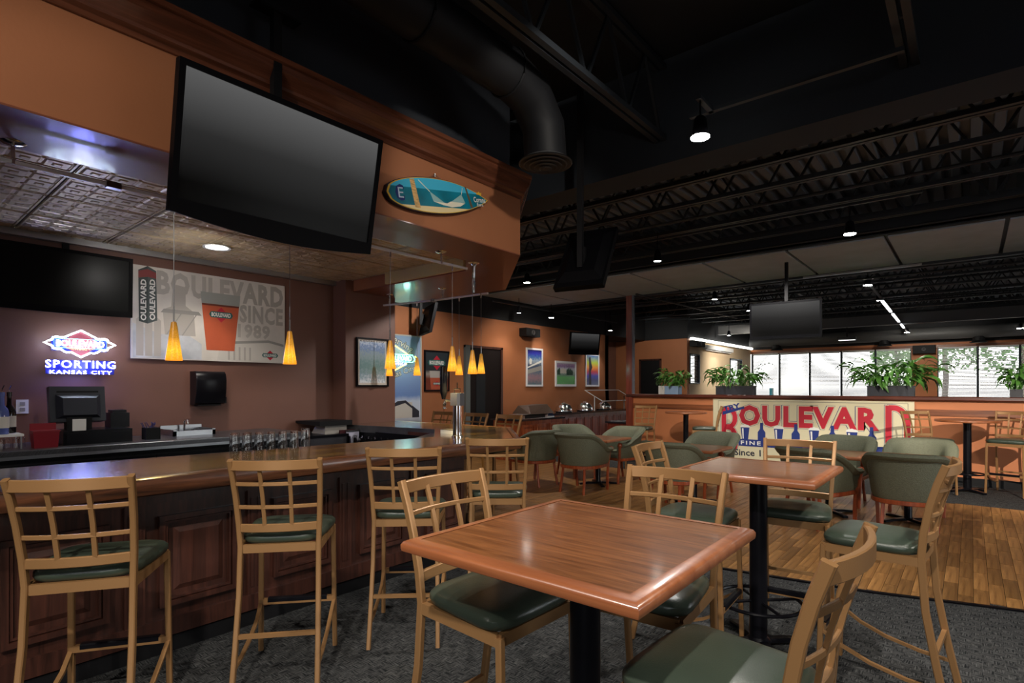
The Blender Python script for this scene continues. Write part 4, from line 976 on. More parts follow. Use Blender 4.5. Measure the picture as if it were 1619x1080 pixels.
framed('tall blue stadium print in a white frame, leftmost of three', -8.5, 10.78, 11.47, 1.565, 2.53, noise_print('blue_print', [(0, (60, 96, 110)), (.2, (150, 110, 120)), (.36, (80, 100, 120)), (.55, (40, 60, 90)), (.68, (160, 175, 190)), (.78, (60, 110, 170)), (.9, (50, 50, 170)), (1, (30, 30, 110))], 16, amt=.55), WF, .045, .03, 'print', 'framed_print')
gp = lambda pts, y, z, m_, nm, pr: flatpoly(pts, (-8.4835, y, z), YR, ZU, m_, pr, nm)
fb = [o for o in bpy.data.objects if o.name.startswith('framed_print')][-1]
gp([(-.28, .0), (.30, .16), (.30, .22), (-.28, .03)], 11.12, 2.02, PWHITE, 'printed_stand', fb); gp([(-.28, -.12), (.30, -.02), (.30, .1), (-.28, -.02)], 11.12, 2.0, PG2, 'printed_stand', fb); gp([(-.2, .1), (-.12, .1), (-.10, .22), (-.18, .26), (-.22, .2)], 11.12, 2.02, PWHITE, 'printed_sail', fb)
framed('nearly square green park print in a white frame, between two tall prints', -8.5, 12.03, 13.03, 1.565, 2.25, noise_print('green_print', [(0, (50, 140, 60)), (.35, (80, 170, 80)), (.45, (90, 120, 110)), (.62, (170, 190, 180)), (.75, (190, 190, 210)), (.85, (130, 90, 150)), (1, (180, 150, 190))], 18, amt=.45), WF, .06, .03, 'print', 'framed_print')
fg = [o for o in bpy.data.objects if o.name.startswith('framed_print')][-1]
gp([(-.25, 0), (.05, 0), (.05, .10), (-.1, .14), (-.25, .10)], 12.5, 1.92, PG3, 'printed_house', fg)
for a, h_ in ((-.34, .16), (-.28, .2), (.1, .18), (.17, .22), (.26, .2), (.33, .15)): gp([(a - .04, 0), (a + .04, 0), (a + .05, h_ * .6), (a, h_), (a - .05, h_ * .6)], 12.5, 1.88, flat('tree_ink', srgb(52, 84, 70)), 'printed_tree', fg)
f = framed('rainbow-coloured print with dark tower in a white frame, below the small television', -8.5, 13.53, 14.27, 1.565, 2.51, noise_print('rainbow_print', [(0, (80, 90, 130)), (.18, (50, 60, 120)), (.3, (40, 60, 180)), (.45, (190, 50, 60)), (.6, (230, 150, 60)), (.75, (180, 200, 60)), (1, (60, 110, 190))], 8, amt=.3), WF, .045, .03, 'print', 'framed_print')
flatpoly([(-.1, 0), (.02, 0), (.0, .4), (.08, .5), (.02, .62), (-.02, .8), (-.12, .78), (-.1, .5)], (-8.483, 13.82, 1.62), YR, ZU, INK, f, 'printed_tower')
# doorway in the left wall
dw = struct('door_2', MB().box((-8.50, 8.66, 0), (-8.46, 9.80, 2.42)), mat('door_dark', (.010, .007, .007, 1), .6, spec=.15))
part('door_frame', MB().box((-8.5, 8.60, 0), (-8.43, 8.74, 2.46)), mat('door_jamb', srgb(90, 96, 96), .5), dw); part('door_frame', MB().box((-8.5, 9.78, 0), (-8.44, 9.85, 2.46)).box((-8.5, 8.6, 2.42), (-8.44, 9.85, 2.47)), DARKW, dw)
part('kick_panel', MB().box((-8.46, 8.95, .3), (-8.45, 9.25, 1.9)), mat('door_glass', (.012, .014, .017, 1), .5, spec=.2), dw)
# ------------------------------------------------------------------ back counter and what stands on it
bc = thing('back_counter', 'dark back-bar counter with steel worktop and cooler doors', 'counter', (-6.1, 1.0, 0))
part('worktop', MB().bar([(-6.1, -3.0, 1.03), (-6.1, 3.25, 1.03)], .85, .05, c=.006), DSTEEL, bc, world=True)
part('edge_strip', MB().box((-5.685, -3.0, .985), (-5.675, 3.25, 1.052)), STEEL, bc, world=True)
part('cabinet', MB().box((-6.5, -3.0, 0), (-5.74, 3.25, 1.005)), BLKM, bc, world=True)
dm = MB().box((0, -.30, .12), (.03, .30, .93)).mesh('cooler_door', BLK); hm = MB().box((.03, -.26, .86), (.05, -.08, .875)).box((.03, .2, .85), (.045, .24, .88)).mesh('handle', CHROME)
for k in range(9):
    o = link('cooler_door', dm, bc); o.location = Vector((-5.74, -2.5 + .66 * k, 0)) - bc.location; h_ = link('handle', hm, o)
# register
rg = thing('cash_register', 'dark touch-screen cash register seen from behind, under the neon sign', 'register', (-6.1, 1.33, 1.055))
m = MB(); m.add([(-.14, -.19, .17), (-.14, .19, .17), (-.14, .2, .49), (-.14, -.2, .49), (.0, -.2, .19), (.0, .2, .19), (-.05, .2, .50), (-.05, -.2, .50)], [(0, 1, 2, 3), (4, 5, 6, 7), (0, 1, 5, 4), (1, 2, 6, 5), (2, 3, 7, 6), (3, 0, 4, 7)])
part('monitor', m, mat('register_grey', (.028, .032, .042, 1), .42), rg)
m = MB().add([(-.0, -.16, .22), (-.0, .16, .22), (-.03, .16, .43), (-.03, -.16, .43), (.06, -.12, .25), (.06, .12, .25), (.03, .12, .40), (.03, -.12, .40)], [(0, 1, 5, 4), (1, 2, 6, 5), (2, 3, 7, 6), (3, 0, 4, 7), (4, 5, 6, 7)])
part('monitor_back', m, mat('register_back', (.022, .025, .035, 1), .4), rg)
part('vent', MB().box((-.052, -.15, .445), (-.04, .15, .46)), BLKM, rg)
part('stand', MB().box((-.08, -.09, .12), (.02, .09, .24)), BLKM, rg); part('drawer', MB().box((-.2, -.15, 0), (.2, .35, .12)).box((.2, -.13, .02), (.205, .33, .10)), BLK, rg)
solo('receipt_printer', MB().box((-6.30, 1.57, 1.175), (-6.12, 1.72, 1.31)).box((-6.28, 1.59, 1.31), (-6.14, 1.70, 1.335)), BLK, 'small black receipt printer right of the register screen', 'printer')
solo('price_card', MB().box((-5.90, 1.24, 1.175), (-5.893, 1.335, 1.275)), WHITE, 'small white square card standing at the register', 'card')
rb = thing('red_bin', 'red plastic bin left of the register on the back counter', 'bin', (-5.86, 1.05, 1.055))
part('body', MB().loft([[(-.06, -.075, 0), (.06, -.075, 0), (.06, .075, 0), (-.06, .075, 0)], [(-.07, -.085, .14), (.07, -.085, .14), (.07, .085, .14), (-.07, .085, .14)]]), REDP, rb)
part('back_flap', MB().box((-.07, -.085, .13), (-.06, .085, .195)), REDP, rb); part('rim', MB().box((.062, -.088, .128), (.074, .088, .142)), REDP, rb)
cd = thing('caddy', 'black bar caddy holding straws, right of the receipt printer', 'caddy', (-6.0, 1.86, 1.055))
part('box', MB().box((-.06, -.06, 0), (.06, .06, .11)), BLKM, cd)
m = MB()
for k in range(14): m.tube([(random.uniform(-.04, .04), random.uniform(-.05, .05), .08), (random.uniform(-.05, .05), random.uniform(-.09, .07), random.uniform(.14, .18))], .003, 5)
part('straws', m, mat('straw_dark', (.05, .05, .16, 1), .4), cd, kind='stuff')
sk = thing('hand_sink', 'small steel hand sink with chrome faucet below the paper towel dispenser', 'sink', (-6.3, 2.3, 1.055))
part('basin', MB().box((-.2, -.2, 0), (.16, -.17, .06)).box((-.2, .17, 0), (.16, .2, .06)).box((-.22, -.2, 0), (-.2, .2, .09)).box((.14, -.2, 0), (.16, .2, .05)), STEEL, sk)
part('faucet', MB().tube([(-.12, 0, 0), (-.12, 0, .12), (-.1, 0, .15), (-.04, 0, .15), (-.02, 0, .11)], .011, 8).tube([(-.12, -.08, 0), (-.12, -.08, .05)], .012, 6).tube([(-.12, .08, 0), (-.12, .08, .05)], .012, 6), CHROME, sk, True)
solo('soap_bottle', MB().lathe([(.03, 0), (.032, .06), (.03, .09), (.01, .10), (.01, .12), (.012, .125)], (0, 0, 0), 12), mat('pink_soap', srgb(196, 96, 96), .3), 'pinkish soap bottle behind the faucet', 'bottle', smooth=True, loc=(-6.42, 2.2, 1.056))
pt = thing('towel_dispenser', 'black wall-mounted paper towel dispenser below the brewery poster', 'dispenser', (-6.53, 2.55, 1.54))
m = MB(); pr_ = []
for k in range(9): a = k / 8; pr_.append((.10 + .07 * math.sin(PI * min(1, a * 1.05) * .5), -.18 + .36 * a))
rings = [[(0, y, z) for y in (-.15, .15)] for z in (0, 1)]
sec = [(0, -.18), (.10, -.18), (.13, -.165), (.165, -.05), (.175, .08), (.16, .15), (.12, .18), (0, .18)]
m.loft([[(x, -.155, z) for x, z in sec], [(x + (.008 if x else 0), -.14, z * 1.0) for x, z in sec], [(x + (.008 if x else 0), .14, z) for x, z in sec], [(x, .155, z) for x, z in sec]])
part('cover', m, BLK, pt, True); part('badge', MB().box((.168, -.06, .03), (.178, .02, .055)), PG1, pt); part('lever', MB().box((.06, .155, -.17), (.13, .175, -.10)), BLKM, pt); part('slot', MB().box((.02, -.12, -.195), (.12, .12, -.18)), BLKM, pt)
ou = thing('wall_outlet', 'white wall outlet behind the bottles at left', 'outlet', (-6.53, 1.014, 1.375)); part('plate', MB().cbox((.004, 0, 0), (.01, .085, .125)), WHITE, ou); part('socket', MB().cbox((.011, 0, .025), (.004, .035, .03)).cbox((.011, 0, -.025), (.004, .035, .03)), PG2, ou)
# bottles at the left edge on a steel riser
rs = thing('bottle_riser', 'white topped wire riser at the left edge of the back counter', 'shelf', (-5.95, .76, 1.055))
part('shelf', MB().box((-.14, -.35, .10), (.10, .16, .118)), WHITE, rs); part('leg', MB().box((.08, .14, 0), (.09, .15, .10)), STEEL, rs); part('leg', MB().box((-.13, .14, 0), (-.12, .15, .10)), STEEL, rs); part('leg', MB().box((.08, -.34, 0), (.09, -.33, .10)), STEEL, rs)
BPROF = [(.040, 0), (.043, .01), (.043, .17), (.036, .20), (.016, .23), (.014, .30), (.017, .302), (.017, .335), (.0, .336)]
def bottle(x, y, z, m_, label, k=1.0):
    r = thing('liquor_bottle', label, 'bottle', (x, y, z), 0, 'bottles on the back-bar riser')
    part('bottle_body', MB().lathe([(a * k, b_ * k) for a, b_ in BPROF], n=16), m_, r, True)
    part('bottle_label', MB().lathe([(.0438 * k, .05 * k), (.0438 * k, .14 * k)], n=16), PG3, r, True)
    part('pour_spout', MB().tube([(0, 0, .335 * k), (0, 0, .36 * k), (.01, .01, .39 * k)], .004, 6), CHROME, r)
BG = mat('blue_glass_bottle', srgb(120, 140, 220), .1, trans=.6); DG = mat('dark_glass_bottle', (.012, .01, .01, 1), .12)
bottle(-5.93, .80, 1.174, BG, 'frosted blue bottle cut by the left edge of the picture'); bottle(-6.05, .86, 1.174, DG, 'dark bottle just behind the frosted blue one')
# glasses
def tumbler_parts(h=.13, r=.036):
    return MB().lathe([(r * .8, 0), (r, h), (r * .93, h), (r * .74, .012), (.001, .012)], n=16)
gl = [None]
GM = mat('tumbler_glass', (1, 1, 1, 1), .0, trans=1, ior=1.4)
def glass(x, y, z, label, group, up=False, k=1.0):
    if gl[0] is None:
        gl[0] = tumbler_parts().mesh('tumbler', GM, True)
    o = link('glass_tumbler', gl[0]); o.scale = (k, k, k)
    if up: o.location = (x, y, z)
    else: o.location = (x, y, z + .13 * k); o.rotation_euler = (PI, 0, 0)
    return tag(o, label, 'glass', group)
for k in range(6):
    for j in range(2):
        ORD = 'first second third fourth fifth sixth seventh eighth ninth tenth eleventh'.split()
        x = -4.27 + k * .030 + j * .062; y = 1.88 + k * .078 + j * -.034
        glass(x, y, 1.074, 'upside-down clear glass in the %s row on the bar, %s from the left' % (('rear', 'front')[j], ORD[k]), 'upside-down glasses on the bar')
glass(-4.11, 2.36, 1.074, 'tallest clear glass, at the right end of the row on the bar', 'upside-down glasses on the bar', k=1.12)
for k in range(4): glass(-6.0 + .05 * (k % 2), .93 - .045 * k - .0, 1.056, 'small blue-lit glass beside the red bin, %s from the bin' % ORD[k], 'glasses by the red bin', k=.62)
sr = thing('speed_rack', 'black under-bar glass rack below the far leg of the bar', 'rack', (-5.2, 4.0, .82))
part('shelf', MB().box((-.75, -.1, 0), (.75, .15, .02)).box((-.75, .14, 0), (.75, .15, .18)), BLK, sr); part('end_panel', MB().box((-.78, -.12, -.82), (-.75, .15, .2)), mat('rack_red', srgb(60, 14, 20), .5), sr); part('rack_leg', MB().box((.72, -.1, -.82), (.75, .15, 0)), BLK, sr)
for k in range(11):
    for j in range(2): glass(-5.88 + k * .125, 3.95 + j * .09, .841, 'clear glass in the under-bar rack, %s row, %s from the left' % (('front', 'rear')[j], ORD[k]), 'glasses in the under-bar rack', k=.85)
ib = thing('ice_bin', 'dark steel ice bin in the corner behind the bar', 'bin', (-6.2, 3.65, 0)); part('body', MB().box((-.3, -.33, 0), (.3, .3, .95)), mat('bin_grey', (.06, .06, .07, 1), .4, .3), ib); part('lid', MB().box((-.31, -.34, .95), (.31, .31, .98)), BLK, ib)
wc = thing('white_cabinet', 'pale white cabinet at the end of the far bar leg', 'cabinet', (-6.0, 3.98, 0)); part('body', MB().box((-.22, -.02, 0), (.12, .12, 1.0)), mat('lilac_white', srgb(200, 200, 220), .5), wc); part('cap', MB().box((-.23, -.03, 1.0), (.13, .13, 1.015)), DSTEEL, wc)
ty = thing('tilted_tray', 'dark tray leaning on a white wedge in the corner behind the bar', 'tray', (-6.2, 3.7, .98)); part('tray', MB().add([(-.3, -.1, .12), (.25, -.1, .10), (.25, .35, .10), (-.3, .35, .12), (-.3, -.1, .15), (.25, -.1, .16), (.25, .35, .16), (-.3, .35, .15)], [(0, 1, 2, 3), (4, 5, 6, 7), (0, 1, 5, 4), (1, 2, 6, 5), (2, 3, 7, 6), (3, 0, 4, 7)]), BLKM, ty)
part('wedge', MB().add([(-.1, .0, 0), (.2, .0, 0), (.2, .3, 0), (-.1, .3, 0), (.0, .0, .10), (.2, .0, .10), (.2, .3, .10), (0, .3, .10)], [(0, 1, 2, 3), (4, 5, 6, 7), (0, 1, 5, 4), (1, 2, 6, 5), (2, 3, 7, 6), (3, 0, 4, 7)]), PG1, ty)
# tap tower
tp = thing('beer_tap', 'chrome beer tap tower with tall black handles on the bar', 'tap', (-3.78, 3.74, 1.073))
part('column', MB().lathe([(.055, 0), (.055, .012), (.043, .02), (.043, .30)], n=24), CHROME, tp, True)
m = MB(); m.bar([(.0, -.0, .30), (0, 0, .42)], .13, .10, up=(0, 1, 0), c=.02); part('head', m, mat('tap_head', (.12, .12, .13, 1), .35, .5), tp)
for k, (dx, dy) in enumerate([(-.10, -.085), (-.115, -.05)]):
    part('faucet', MB().tube([(-.03, -.02 + k * .04, .34), (dx, dy + .02, .35), (dx, dy, .31), (dx, dy, .27)], .011, 8), CHROME, tp, True)
    part('tap_handle', MB().lathe([(.010, .36), (.02, .40), (.027, .43), (.030, .60), (.024, .67), (.010, .68)], (dx - .01, dy, 0), 12), BLK, tp, True)
part('top_rail', MB().tube([(.0, -.04, .42), (.0, -.04, .46), (0, .04, .46), (0, .04, .42)], .005, 6).tube([(0, .0, .46), (0, 0, .52)], .006, 6), CHROME, tp, True)
pd = solo('round_sign', MB().lathe([(.045, -.006), (.045, .006), (.035, .007), (.0, .007)], (0, 0, 0), 20, 'X'), mat('dial_green', srgb(150, 170, 160), .3), 'small round pale disc hanging from the tap handle', 'disc', smooth=True, loc=(-3.88, 3.66, 1.17))
part('hanger', MB().tube([(0, 0, .045), (.0, 0, .18)], .002, 5), BLKM, pd)
nk = thing('napkin_stack', 'stack of white paper napkins with dark cover beside the tap tower', 'napkins', (-4.13, 3.98, 1.073))
m = MB()
for k in range(6): m.box((-.09 + .002 * (k % 2), -.05, .006 * k), (.09, .05, .006 * k + .0055))
part('napkins', m, WHITE, nk, kind='stuff'); part('cover', MB().box((-.092, -.052, .036), (.092, .052, .042)), mat('cover_grey', srgb(100, 92, 88), .6), nk)

# ------------------------------------------------------------------ buffet along the left wall
bf = thing('buffet_counter', 'long dark red panelled buffet counter along the left wall', 'counter', (-8.1, 12.6, 0))
part('body', MB().box((-8.45, 10.5, 0), (-7.86, 15.2, .86)), BUFW, bf, world=True); part('worktop', MB().box((-8.48, 10.45, .86), (-7.78, 15.25, .905)), GRANITE, bf, world=True)
fr = MB(); frame(fr, -.17, .17, .1, .76, 0, .045, .02); fr.box((0, -.12, .16), (.012, .12, .70)); fm = fr.mesh('door_panel', BUFW)
for k in range(12): o = link('door_panel', fm, bf); o.location = Vector((-7.86, 10.72 + .385 * k, 0)) - bf.location
b2 = thing('buffet_cabinet', 'orange-lit wooden cabinet at the near end of the buffet', 'cabinet', (-7.5, 9.7, 0))
part('body', MB().box((-7.9, 8.9, 0), (-7.15, 10.4, .84)), BUFLIT, b2, world=True); part('worktop', MB().box((-7.95, 8.85, .84), (-7.1, 10.45, .88)), GRANITE, b2, world=True)
fr = MB(); frame(fr, -.22, .22, .1, .76, 0, .05, .02); fr.box((0, -.14, .18), (.014, .14, .68)); fm = fr.mesh('door_panel', BUFLIT)
for k in range(3): o = link('door_panel', fm, b2); o.location = Vector((-7.15, 9.16 + .49 * k, 0)) - b2.location
gr = thing('serving_grill', 'steel countertop grill with sloping dark lid on the near buffet cabinet', 'grill', (-7.45, 9.75, .88))
part('tray', MB().box((-.1, -.75, 0), (.30, .35, .03)).box((.28, -.75, .03), (.30, .1, .09)).box((-.1, -.75, .07), (.3, .12, .09)), STEEL, gr); part('slot', MB().box((.296, -.7, .01), (.305, 0, .07)), BLKM, gr)
part('lid', MB().add([(.25, -.45, .09), (.25, .42, .09), (-.25, .42, .09), (-.25, -.45, .09), (-.25, -.25, .26), (-.25, .42, .28), (.05, .42, .28), (-.0, -.2, .26)], [(0, 1, 6, 7), (7, 6, 5, 4), (0, 7, 4, 3), (1, 2, 5, 6), (0, 3, 2, 1), (2, 3, 4, 5)]), mat('lid_dark', srgb(66, 52, 44), .4), gr)
part('side', MB().add([(.26, .43, .0), (-.25, .43, 0), (-.25, .43, .28), (.05, .43, .28)], [(0, 1, 2, 3)]), mat('side_blue', srgb(90, 108, 150), .3), gr)
cf = None
for k, (x, y) in enumerate([(-8.02, 11.75), (-8.02, 12.75), (-8.02, 13.75)]):
    l = ['chrome chafing dome nearest the grill', 'middle chrome chafing dome on the buffet', 'chrome chafing dome nearest the sneeze guard'][k]
    if cf is None:
        cf = thing('chafing_dish', l, 'chafing dish', (x, y, .905), 0, 'chafing domes on the buffet')
        part('pan', MB().lathe([(.20, 0), (.23, .03), (.23, .06), (.21, .065)], n=28), CHROME, cf, True); part('dome', MB().lathe([(.215, .065), (.21, .11), (.18, .17), (.12, .215), (.04, .235), (.0, .237)], n=28), CHROME, cf, True)
        part('handle', MB().tube([(-.04, 0, .23), (-.03, 0, .26), (.03, 0, .26), (.04, 0, .23)], .007, 6), CHROME, cf, True); part('roll_band', MB().tube([(.235 * math.cos(a * PI / 12), .235 * math.sin(a * PI / 12), .03) for a in range(24)], .012, 6, closed=True), CHROME, cf, True)
    else: dup(cf, (x, y, .905), 0, l)
sg = thing('sneeze_guard', 'white framed glass sneeze guard at the far end of the buffet', 'guard', (-8.05, 14.3, .905))
WM = mat('white_metal', (.7, .7, .7, 1), .35)
a0, a1 = 13.2, 15.1
part('frame', MB().bar([(-8.30, a0, 1.46), (-8.30, a1, 1.46)], .02, .02).bar([(-7.86, a0 + .2, 1.16), (-7.86, a1 + .2, 1.16)], .02, .02).bar([(-8.30, a0, 1.46), (-7.86, a0 + .2, 1.16)], .02, .02).bar([(-8.30, a1, 1.46), (-7.86, a1 + .2, 1.16)], .02, .02), WM, sg, world=True)
part('post', MB().bar([(-8.05, a0 + .1, .905), (-8.05, a0 + .1, 1.29)], .022, .022, up=(0, 1, 0)).bar([(-8.05, a1 - .1, .905), (-8.05, a1 - .1, 1.29)], .022, .022, up=(0, 1, 0)), WM, sg, world=True)
part('pane', MB().add([(-8.30, a0, 1.46), (-7.86, a0 + .2, 1.16), (-7.86, a1 + .2, 1.16), (-8.30, a1, 1.46)], [(0, 1, 2, 3)]), PANE, sg, world=True)
sc_ = thing('side_cabinet', 'small dark cabinet with black top between the buffet and the post', 'cabinet', (-6.6, 12.4, 0)); part('body', MB().box((-.35, -.3, 0), (.4, .3, .66)), BUFW, sc_); part('top', MB().box((-.4, -.34, .66), (.45, .34, .70)), GRANITE, sc_); part('drawer', MB().box((-.28, -.32, .42), (.33, -.3, .6)), BUFW, sc_)

# ------------------------------------------------------------------ planters on the half wall
def leaf_mesh():
    m = MB(); pts = []
    for i in range(7):
        t = i / 6; wv = .030 * math.sin(PI * (t ** .8)) ** .8 if 0 < t < 1 else .001
        y = .22 * t; z = .10 * math.sin(t * PI * .62) - .09 * t * t
        pts.append([(-wv, y, z + wv * .25), (0, y, z - .002), (wv, y, z + wv * .25)])
    m.loft(pts, False, False, closed=False); return m.mesh('leaf', LEAF, True)
LF = leaf_mesh()
def plant(name, label, x, y, z, wv, h, n, box_m, bw, bd, bh, seed, droop=.5, lk=1.0, second=None):
    random.seed(seed); r = thing(name, label, 'plant', (x, y, z), 0, 'potted plants on the half wall')
    part('planter', MB().box((-bw / 2, -bd / 2, 0), (bw / 2, bd / 2, bh * .9)).box((-bw / 2 - .006, -bd / 2 - .006, bh * .82), (bw / 2 + .006, bd / 2 + .006, bh * .92)), box_m, r)
    if second: part('planter', MB().box((-bw / 2 - .14, -bd / 2, 0), (-bw / 2 - .005, bd / 2, bh * .95)), second, r)
    part('soil', MB().box((-bw / 2 + .01, -bd / 2 + .01, bh * .9), (bw / 2 - .01, bd / 2 - .01, bh * .93)), SOIL, r)
    st = MB()
    for i in range(n):
        px = random.uniform(-.46, .46) * bw; py = random.uniform(-.35, .35) * bd; az = random.uniform(0, 2 * PI)
        if random.random() < .6: az = math.atan2(random.uniform(-1, 1) * .6 - .2, (px / (bw * .5)) + random.uniform(-.7, .7))
        L_ = random.uniform(.3, 1) * h; sp = random.uniform(.15, 1) * wv * .5
        tip = Vector((px + math.cos(az) * sp * .6, py + math.sin(az) * sp * .4, bh * .9 + L_ * random.uniform(.45, 1.0)))
        st.tube([(px, py, bh * .9), ((px + tip.x) / 2, (py + tip.y) / 2, bh * .9 + (tip.z - bh * .9) * .65), tuple(tip)], .003, 4)
        o = link('leaf', LF, r); o.location = tip; s = random.uniform(.7, 1.25) * lk; o.scale = (s, s, s)
        o.rotation_euler = (random.uniform(-.9, .45) * 1.0 - droop * .3, random.uniform(-.5, .5), az - PI / 2)
    part('stems', st, LEAF, r, kind='stuff')
plant('potted_plant', 'bushy plant in pale blue and white planters by the post', -4.93, 11.38, 1.395, .6, .36, 130, BLUEW, .30, .2, .19, 3, second=WHITE, lk=.8)
plant('potted_plant', 'leafy plant in a dark planter above the TRY lettering', -3.62, 11.38, 1.395, .7, .46, 110, TERRA, .72, .22, .19, 5, lk=1.1)
plant('potted_plant', 'largest leafy plant in a long dark planter above the banner end', -1.05, 11.38, 1.395, .95, .46, 160, TERRA, .66, .22, .19, 8, lk=1.25)
plant('potted_plant', 'small leafy plant in a dark pot at the right edge', .53, 11.38, 1.395, .35, .42, 80, TERRA, .14, .14, .13, 11, lk=.75)
solo('water_jug', MB().box((-2.98, 11.34, 1.395), (-2.93, 11.44, 1.53)), mat('teal_plastic', srgb(70, 150, 170), .3), 'small teal box beside the second planter', 'box')

# ------------------------------------------------------------------ track lights
tl_n = [0]
def track_head(x, y, z, tilt, label, e=60, big=1.0, aim=None):
    r = thing('track_light', label, 'light', (x, y, z), 0, 'ceiling spotlights')
    part('lamp_can', MB().lathe([(.03, .16), (.045, .14), (.055, .05), (.065, .0), (.06, -.004), (.05, .03)], n=16), BLK, r, True)
    part('lamp_face', MB().cyl((0, 0, 0), .046 * big, -.001, .006, 16), LAMPON, r)
    part('stem', MB().cyl((0, 0, 0), .008, .16, max(.2, 3.76 - z), 6), BLK, r)
    if e: lamp('SPOT', 'track_lamp', (x, y, z - .02), e, (1, .94, .86), .05, aim or (x, y, 0), 95, .7)
T_ = [(-1.58, 4.14, 3.44, 'brightest ceiling spotlight, near the top of the picture', 0, 1.5), (-1.10, 7.57, 3.35, 'bright ceiling spotlight left of the long grey panels, upper right', 190, 1.4),
      (-5.89, 7.51, 3.35, 'bright ceiling spotlight just right of the bar canopy', 170, 1.3), (-3.45, 7.42, 3.35, 'ceiling spotlight right of the television seen from behind', 130, 1),
      (-8.0, 11.17, 3.26, 'bright spotlight washing the left wall above the loudspeaker', 45, 1.4), (-6.32, 12.1, 3.35, 'spotlight directly left of the post top', 120, 1.1),
      (-7.95, 14.0, 3.17, 'spotlight at the far end of the left wall', 50, 1.2), (-4.12, 11.6, 3.38, 'spotlight right of the post top', 90, 1), (-4.05, 13.7, 3.36, 'spotlight left of the hanging television', 80, 1.2),
      (-1.45, 11.9, 3.4, 'bright spotlight at the near end of the white track', 130, 1.5), (-1.47, 13.72, 3.35, 'second spotlight along the white track', 60, 1), (-1.63, 22.44, 3.35, 'farthest spotlight on the white track', 60, 1.6),
      (1.16, 22.8, 3.33, 'spotlight at the right edge of the picture', 60, 1.8), (-8.0, 9.9, 3.25, 'dim spotlight above the dark doorway', 35, .8), (-6.5, 19.7, 3.35, 'small spotlight in the far left corner of the room', 60, 1.2)]
AIMS = {1: (-.8, 9.2, 0), 3: (-3.4, 9.0, .4), 4: (-8.2, 11.6, .8), 6: (-8.2, 13.8, .8), 13: (-8.2, 9.9, .7), 9: (-1.4, 12, 0)}
for i, (x, y, z, l, e_, b_) in enumerate(T_): track_head(x, y, z, 0, l, e_, b_, AIMS.get(i))
# spots over the half wall tables, out in front of it, that throw the table shadows on the wall
lamp('SPOT', 'table_spot', (2.0, 4.0, 3.5), 1900, (1, .88, .74), .03, (-.1, 11.1, .7), 32, .5)
lamp('SPOT', 'table_spot', (-3.0, 5.6, 3.5), 420, (1, .88, .74), .04, (-4.4, 11.2, .8), 42, .5)
lamp('SPOT', 'banner_spot', (-2.4, 8.6, 3.5), 260, (1, .95, .88), .05, (-2.4, 11.2, .7), 75, .6)
lamp('SPOT', 'mural_fill', (-6.3, 6.6, 3.5), 170, NEUT, .05, (-8.4, 7.1, 1.7), 80, .7)  # added spot that brightens the mural
lamp('SPOT', 'pier_fill', (-4.4, 5.8, 3.0), 110, NEUT, .05, (-6.2, 4.6, 1.8), 60, .7)  # added spot that brightens the framed print on the pier
lamp('SPOT', 'canopy_spot', (-5.0, 1.8, 2.72), 20, NEUT, .05, (-6.5, 2.6, 2.2), 110, .8)
lamp('SPOT', 'buffet_spot', (-6.6, 9.0, 3.5), 150, (1, .85, .68), .05, (-8.4, 10.6, 1.2), 90, .7)
tk = thing('lighting_track', 'white lighting track running towards the far windows', 'track', (-1.5, 17, 3.4))
part('track_bar', MB().bar([(-1.39, 11.9, 3.385), (-1.64, 23.0, 3.385)], .04, .03), JOIST, tk, world=True)
for a, b_ in ((13.9, 16.0), (16.5, 18.6), (19.4, 20.6)): part('bright_track_piece', MB().bar([(-1.39 - .25 * (a - 11.9) / 12, a, 3.355), (-1.39 - .25 * (b_ - 11.9) / 12, b_, 3.355)], .05, .035), emis('track_piece_glow', (.95, .97, 1, 1), 2.2), tk, world=True)  # white track pieces, their brightness put in as emission
for i, (l, p0, p1) in enumerate([('thin white lighting track above the hanging television', (-2.3, 10.9, 3.5), (-.6, 10.9, 3.5)), ('black lighting track crossing in front of the post', (-8.2, 12.1, 3.5), (-5.2, 12.1, 3.5)), ('black lighting track beyond the bar canopy', (-7.5, 7.42, 3.66), (-.4, 7.42, 3.66)), ('lighting track running back along the far room', (-5.2, 10.2, 3.425), (-4.9, 15.5, 3.425)), ('lighting track along the left wall', (-8.0, 9.0, 3.425), (-7.95, 14.4, 3.425))]):
    solo('lighting_track', MB().bar([p0, p1], .035, .03), STEEL if i == 0 else JOIST, l, 'track')
pj = thing('hanging_fixture', 'small white hanging fixture before the far windows', 'fixture', (-3.0, 20.12, 3.07)); part('housing', MB().box((-.25, -.12, -.04), (.25, .12, .05)), mat('fixture_grey', (.06, .06, .06, 1), .5), pj); part('diffuser', MB().box((-.22, -.10, -.05), (.22, .1, -.04)), emis('diffuser_glow', (1, 1, 1, 1), 1.4), pj); part('stem', MB().cyl((0, 0, 0), .02, .05, .68, 8), BLKM, pj)
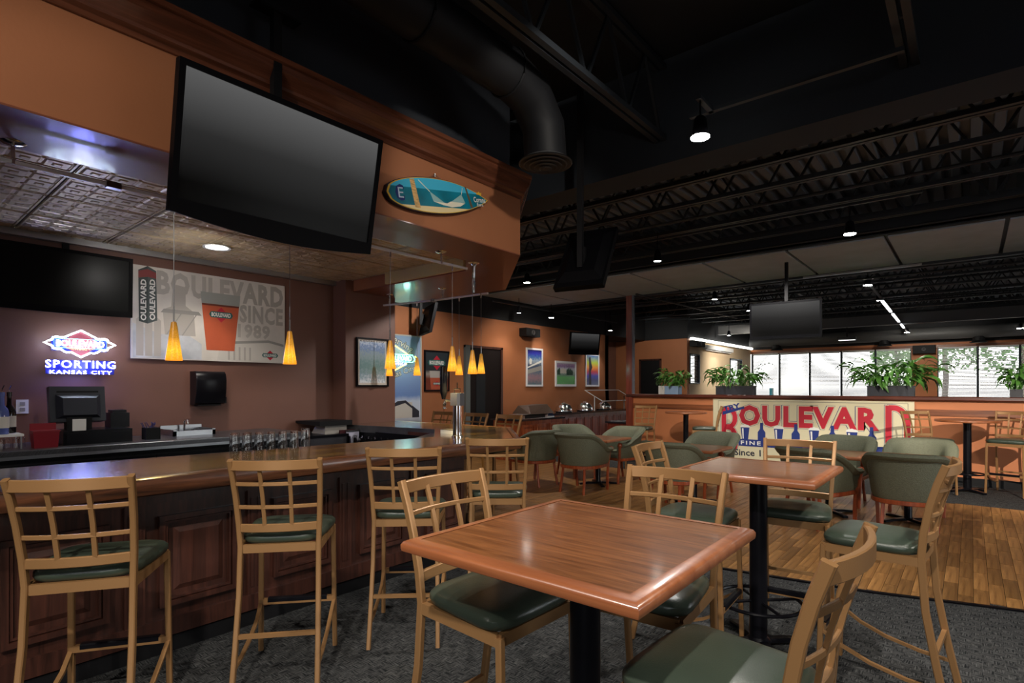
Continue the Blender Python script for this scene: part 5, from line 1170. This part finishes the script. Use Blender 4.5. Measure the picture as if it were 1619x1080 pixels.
cv = thing('cove_light', 'long glowing cove light along the top of the beige wall', 'light', (-6.98, 20.7, 3.1)); part('valance', MB().box((-7.03, 17.5, 3.06), (-6.93, 23.9, 3.08)), WHITE, cv, world=True); part('lamp_strip', MB().box((-7.02, 17.5, 3.09), (-6.92, 23.9, 3.16)), emis('cove_glow', (1, 1, .92, 1), 5), cv, world=True)
scn = thing('projection_screen', 'rolled white projection screen housing on the beige wall', 'screen', (-6.95, 20, 2.95)); part('housing', MB().box((-7.02, 18.6, 2.84), (-6.86, 21.3, 2.98)), WHITE, scn, world=True); part('screen_edge', MB().box((-6.95, 18.65, 2.80), (-6.93, 21.25, 2.84)), WHITE, scn, world=True)

# ------------------------------------------------------------------ outside the windows
struct('ground', MB().box((-40, 24.6, -.3), (40, 90, -.2)).box((5.6, -40, -.3), (60, 24, -.2)).box((-40, -40, -.3), (5.6, -5, -.2)), mat('pale_pavement', (.5, .5, .48, 1), .9))
def tree(label, x, y, h, rad, seed):
    random.seed(seed); r = thing('tree', label, 'tree', (x, y, -.2), 0, 'trees outside the windows')
    part('trunk', MB().tube([(0, 0, 0), (.1, 0, h * .4), (0, .1, h * .75)], .14, 8, scales=[1, .8, .5]), mat('bark', (.08, .06, .045, 1), .9), r)
    m = MB()
    for i in range(900):
        d = Vector((random.gauss(0, 1), random.gauss(0, 1), random.gauss(0, .8))); d.normalize(); p = d * rad * random.uniform(.35, 1) ** .5 + Vector((0, 0, h * .72)); s = random.uniform(.07, .16)
        a = Vector((random.uniform(-1, 1), random.uniform(-1, 1), random.uniform(-1, 1))).normalized(); b_ = a.orthogonal().normalized()
        m.add([p - a * s, p + b_ * s * .6, p + a * s, p - b_ * s * .6], [(0, 1, 2, 3)])
    part('foliage', m, LEAF, r, kind='stuff')
tree('leafy tree outside the right-hand far windows', 1.6, 31, 5.2, 2.1, 1); tree('leafy tree outside, behind the pier between the windows', -1.0, 33, 5.6, 1.7, 2); tree('smaller leafy tree outside the far windows, farther left', -3.2, 37, 5.0, 1.2, 4)
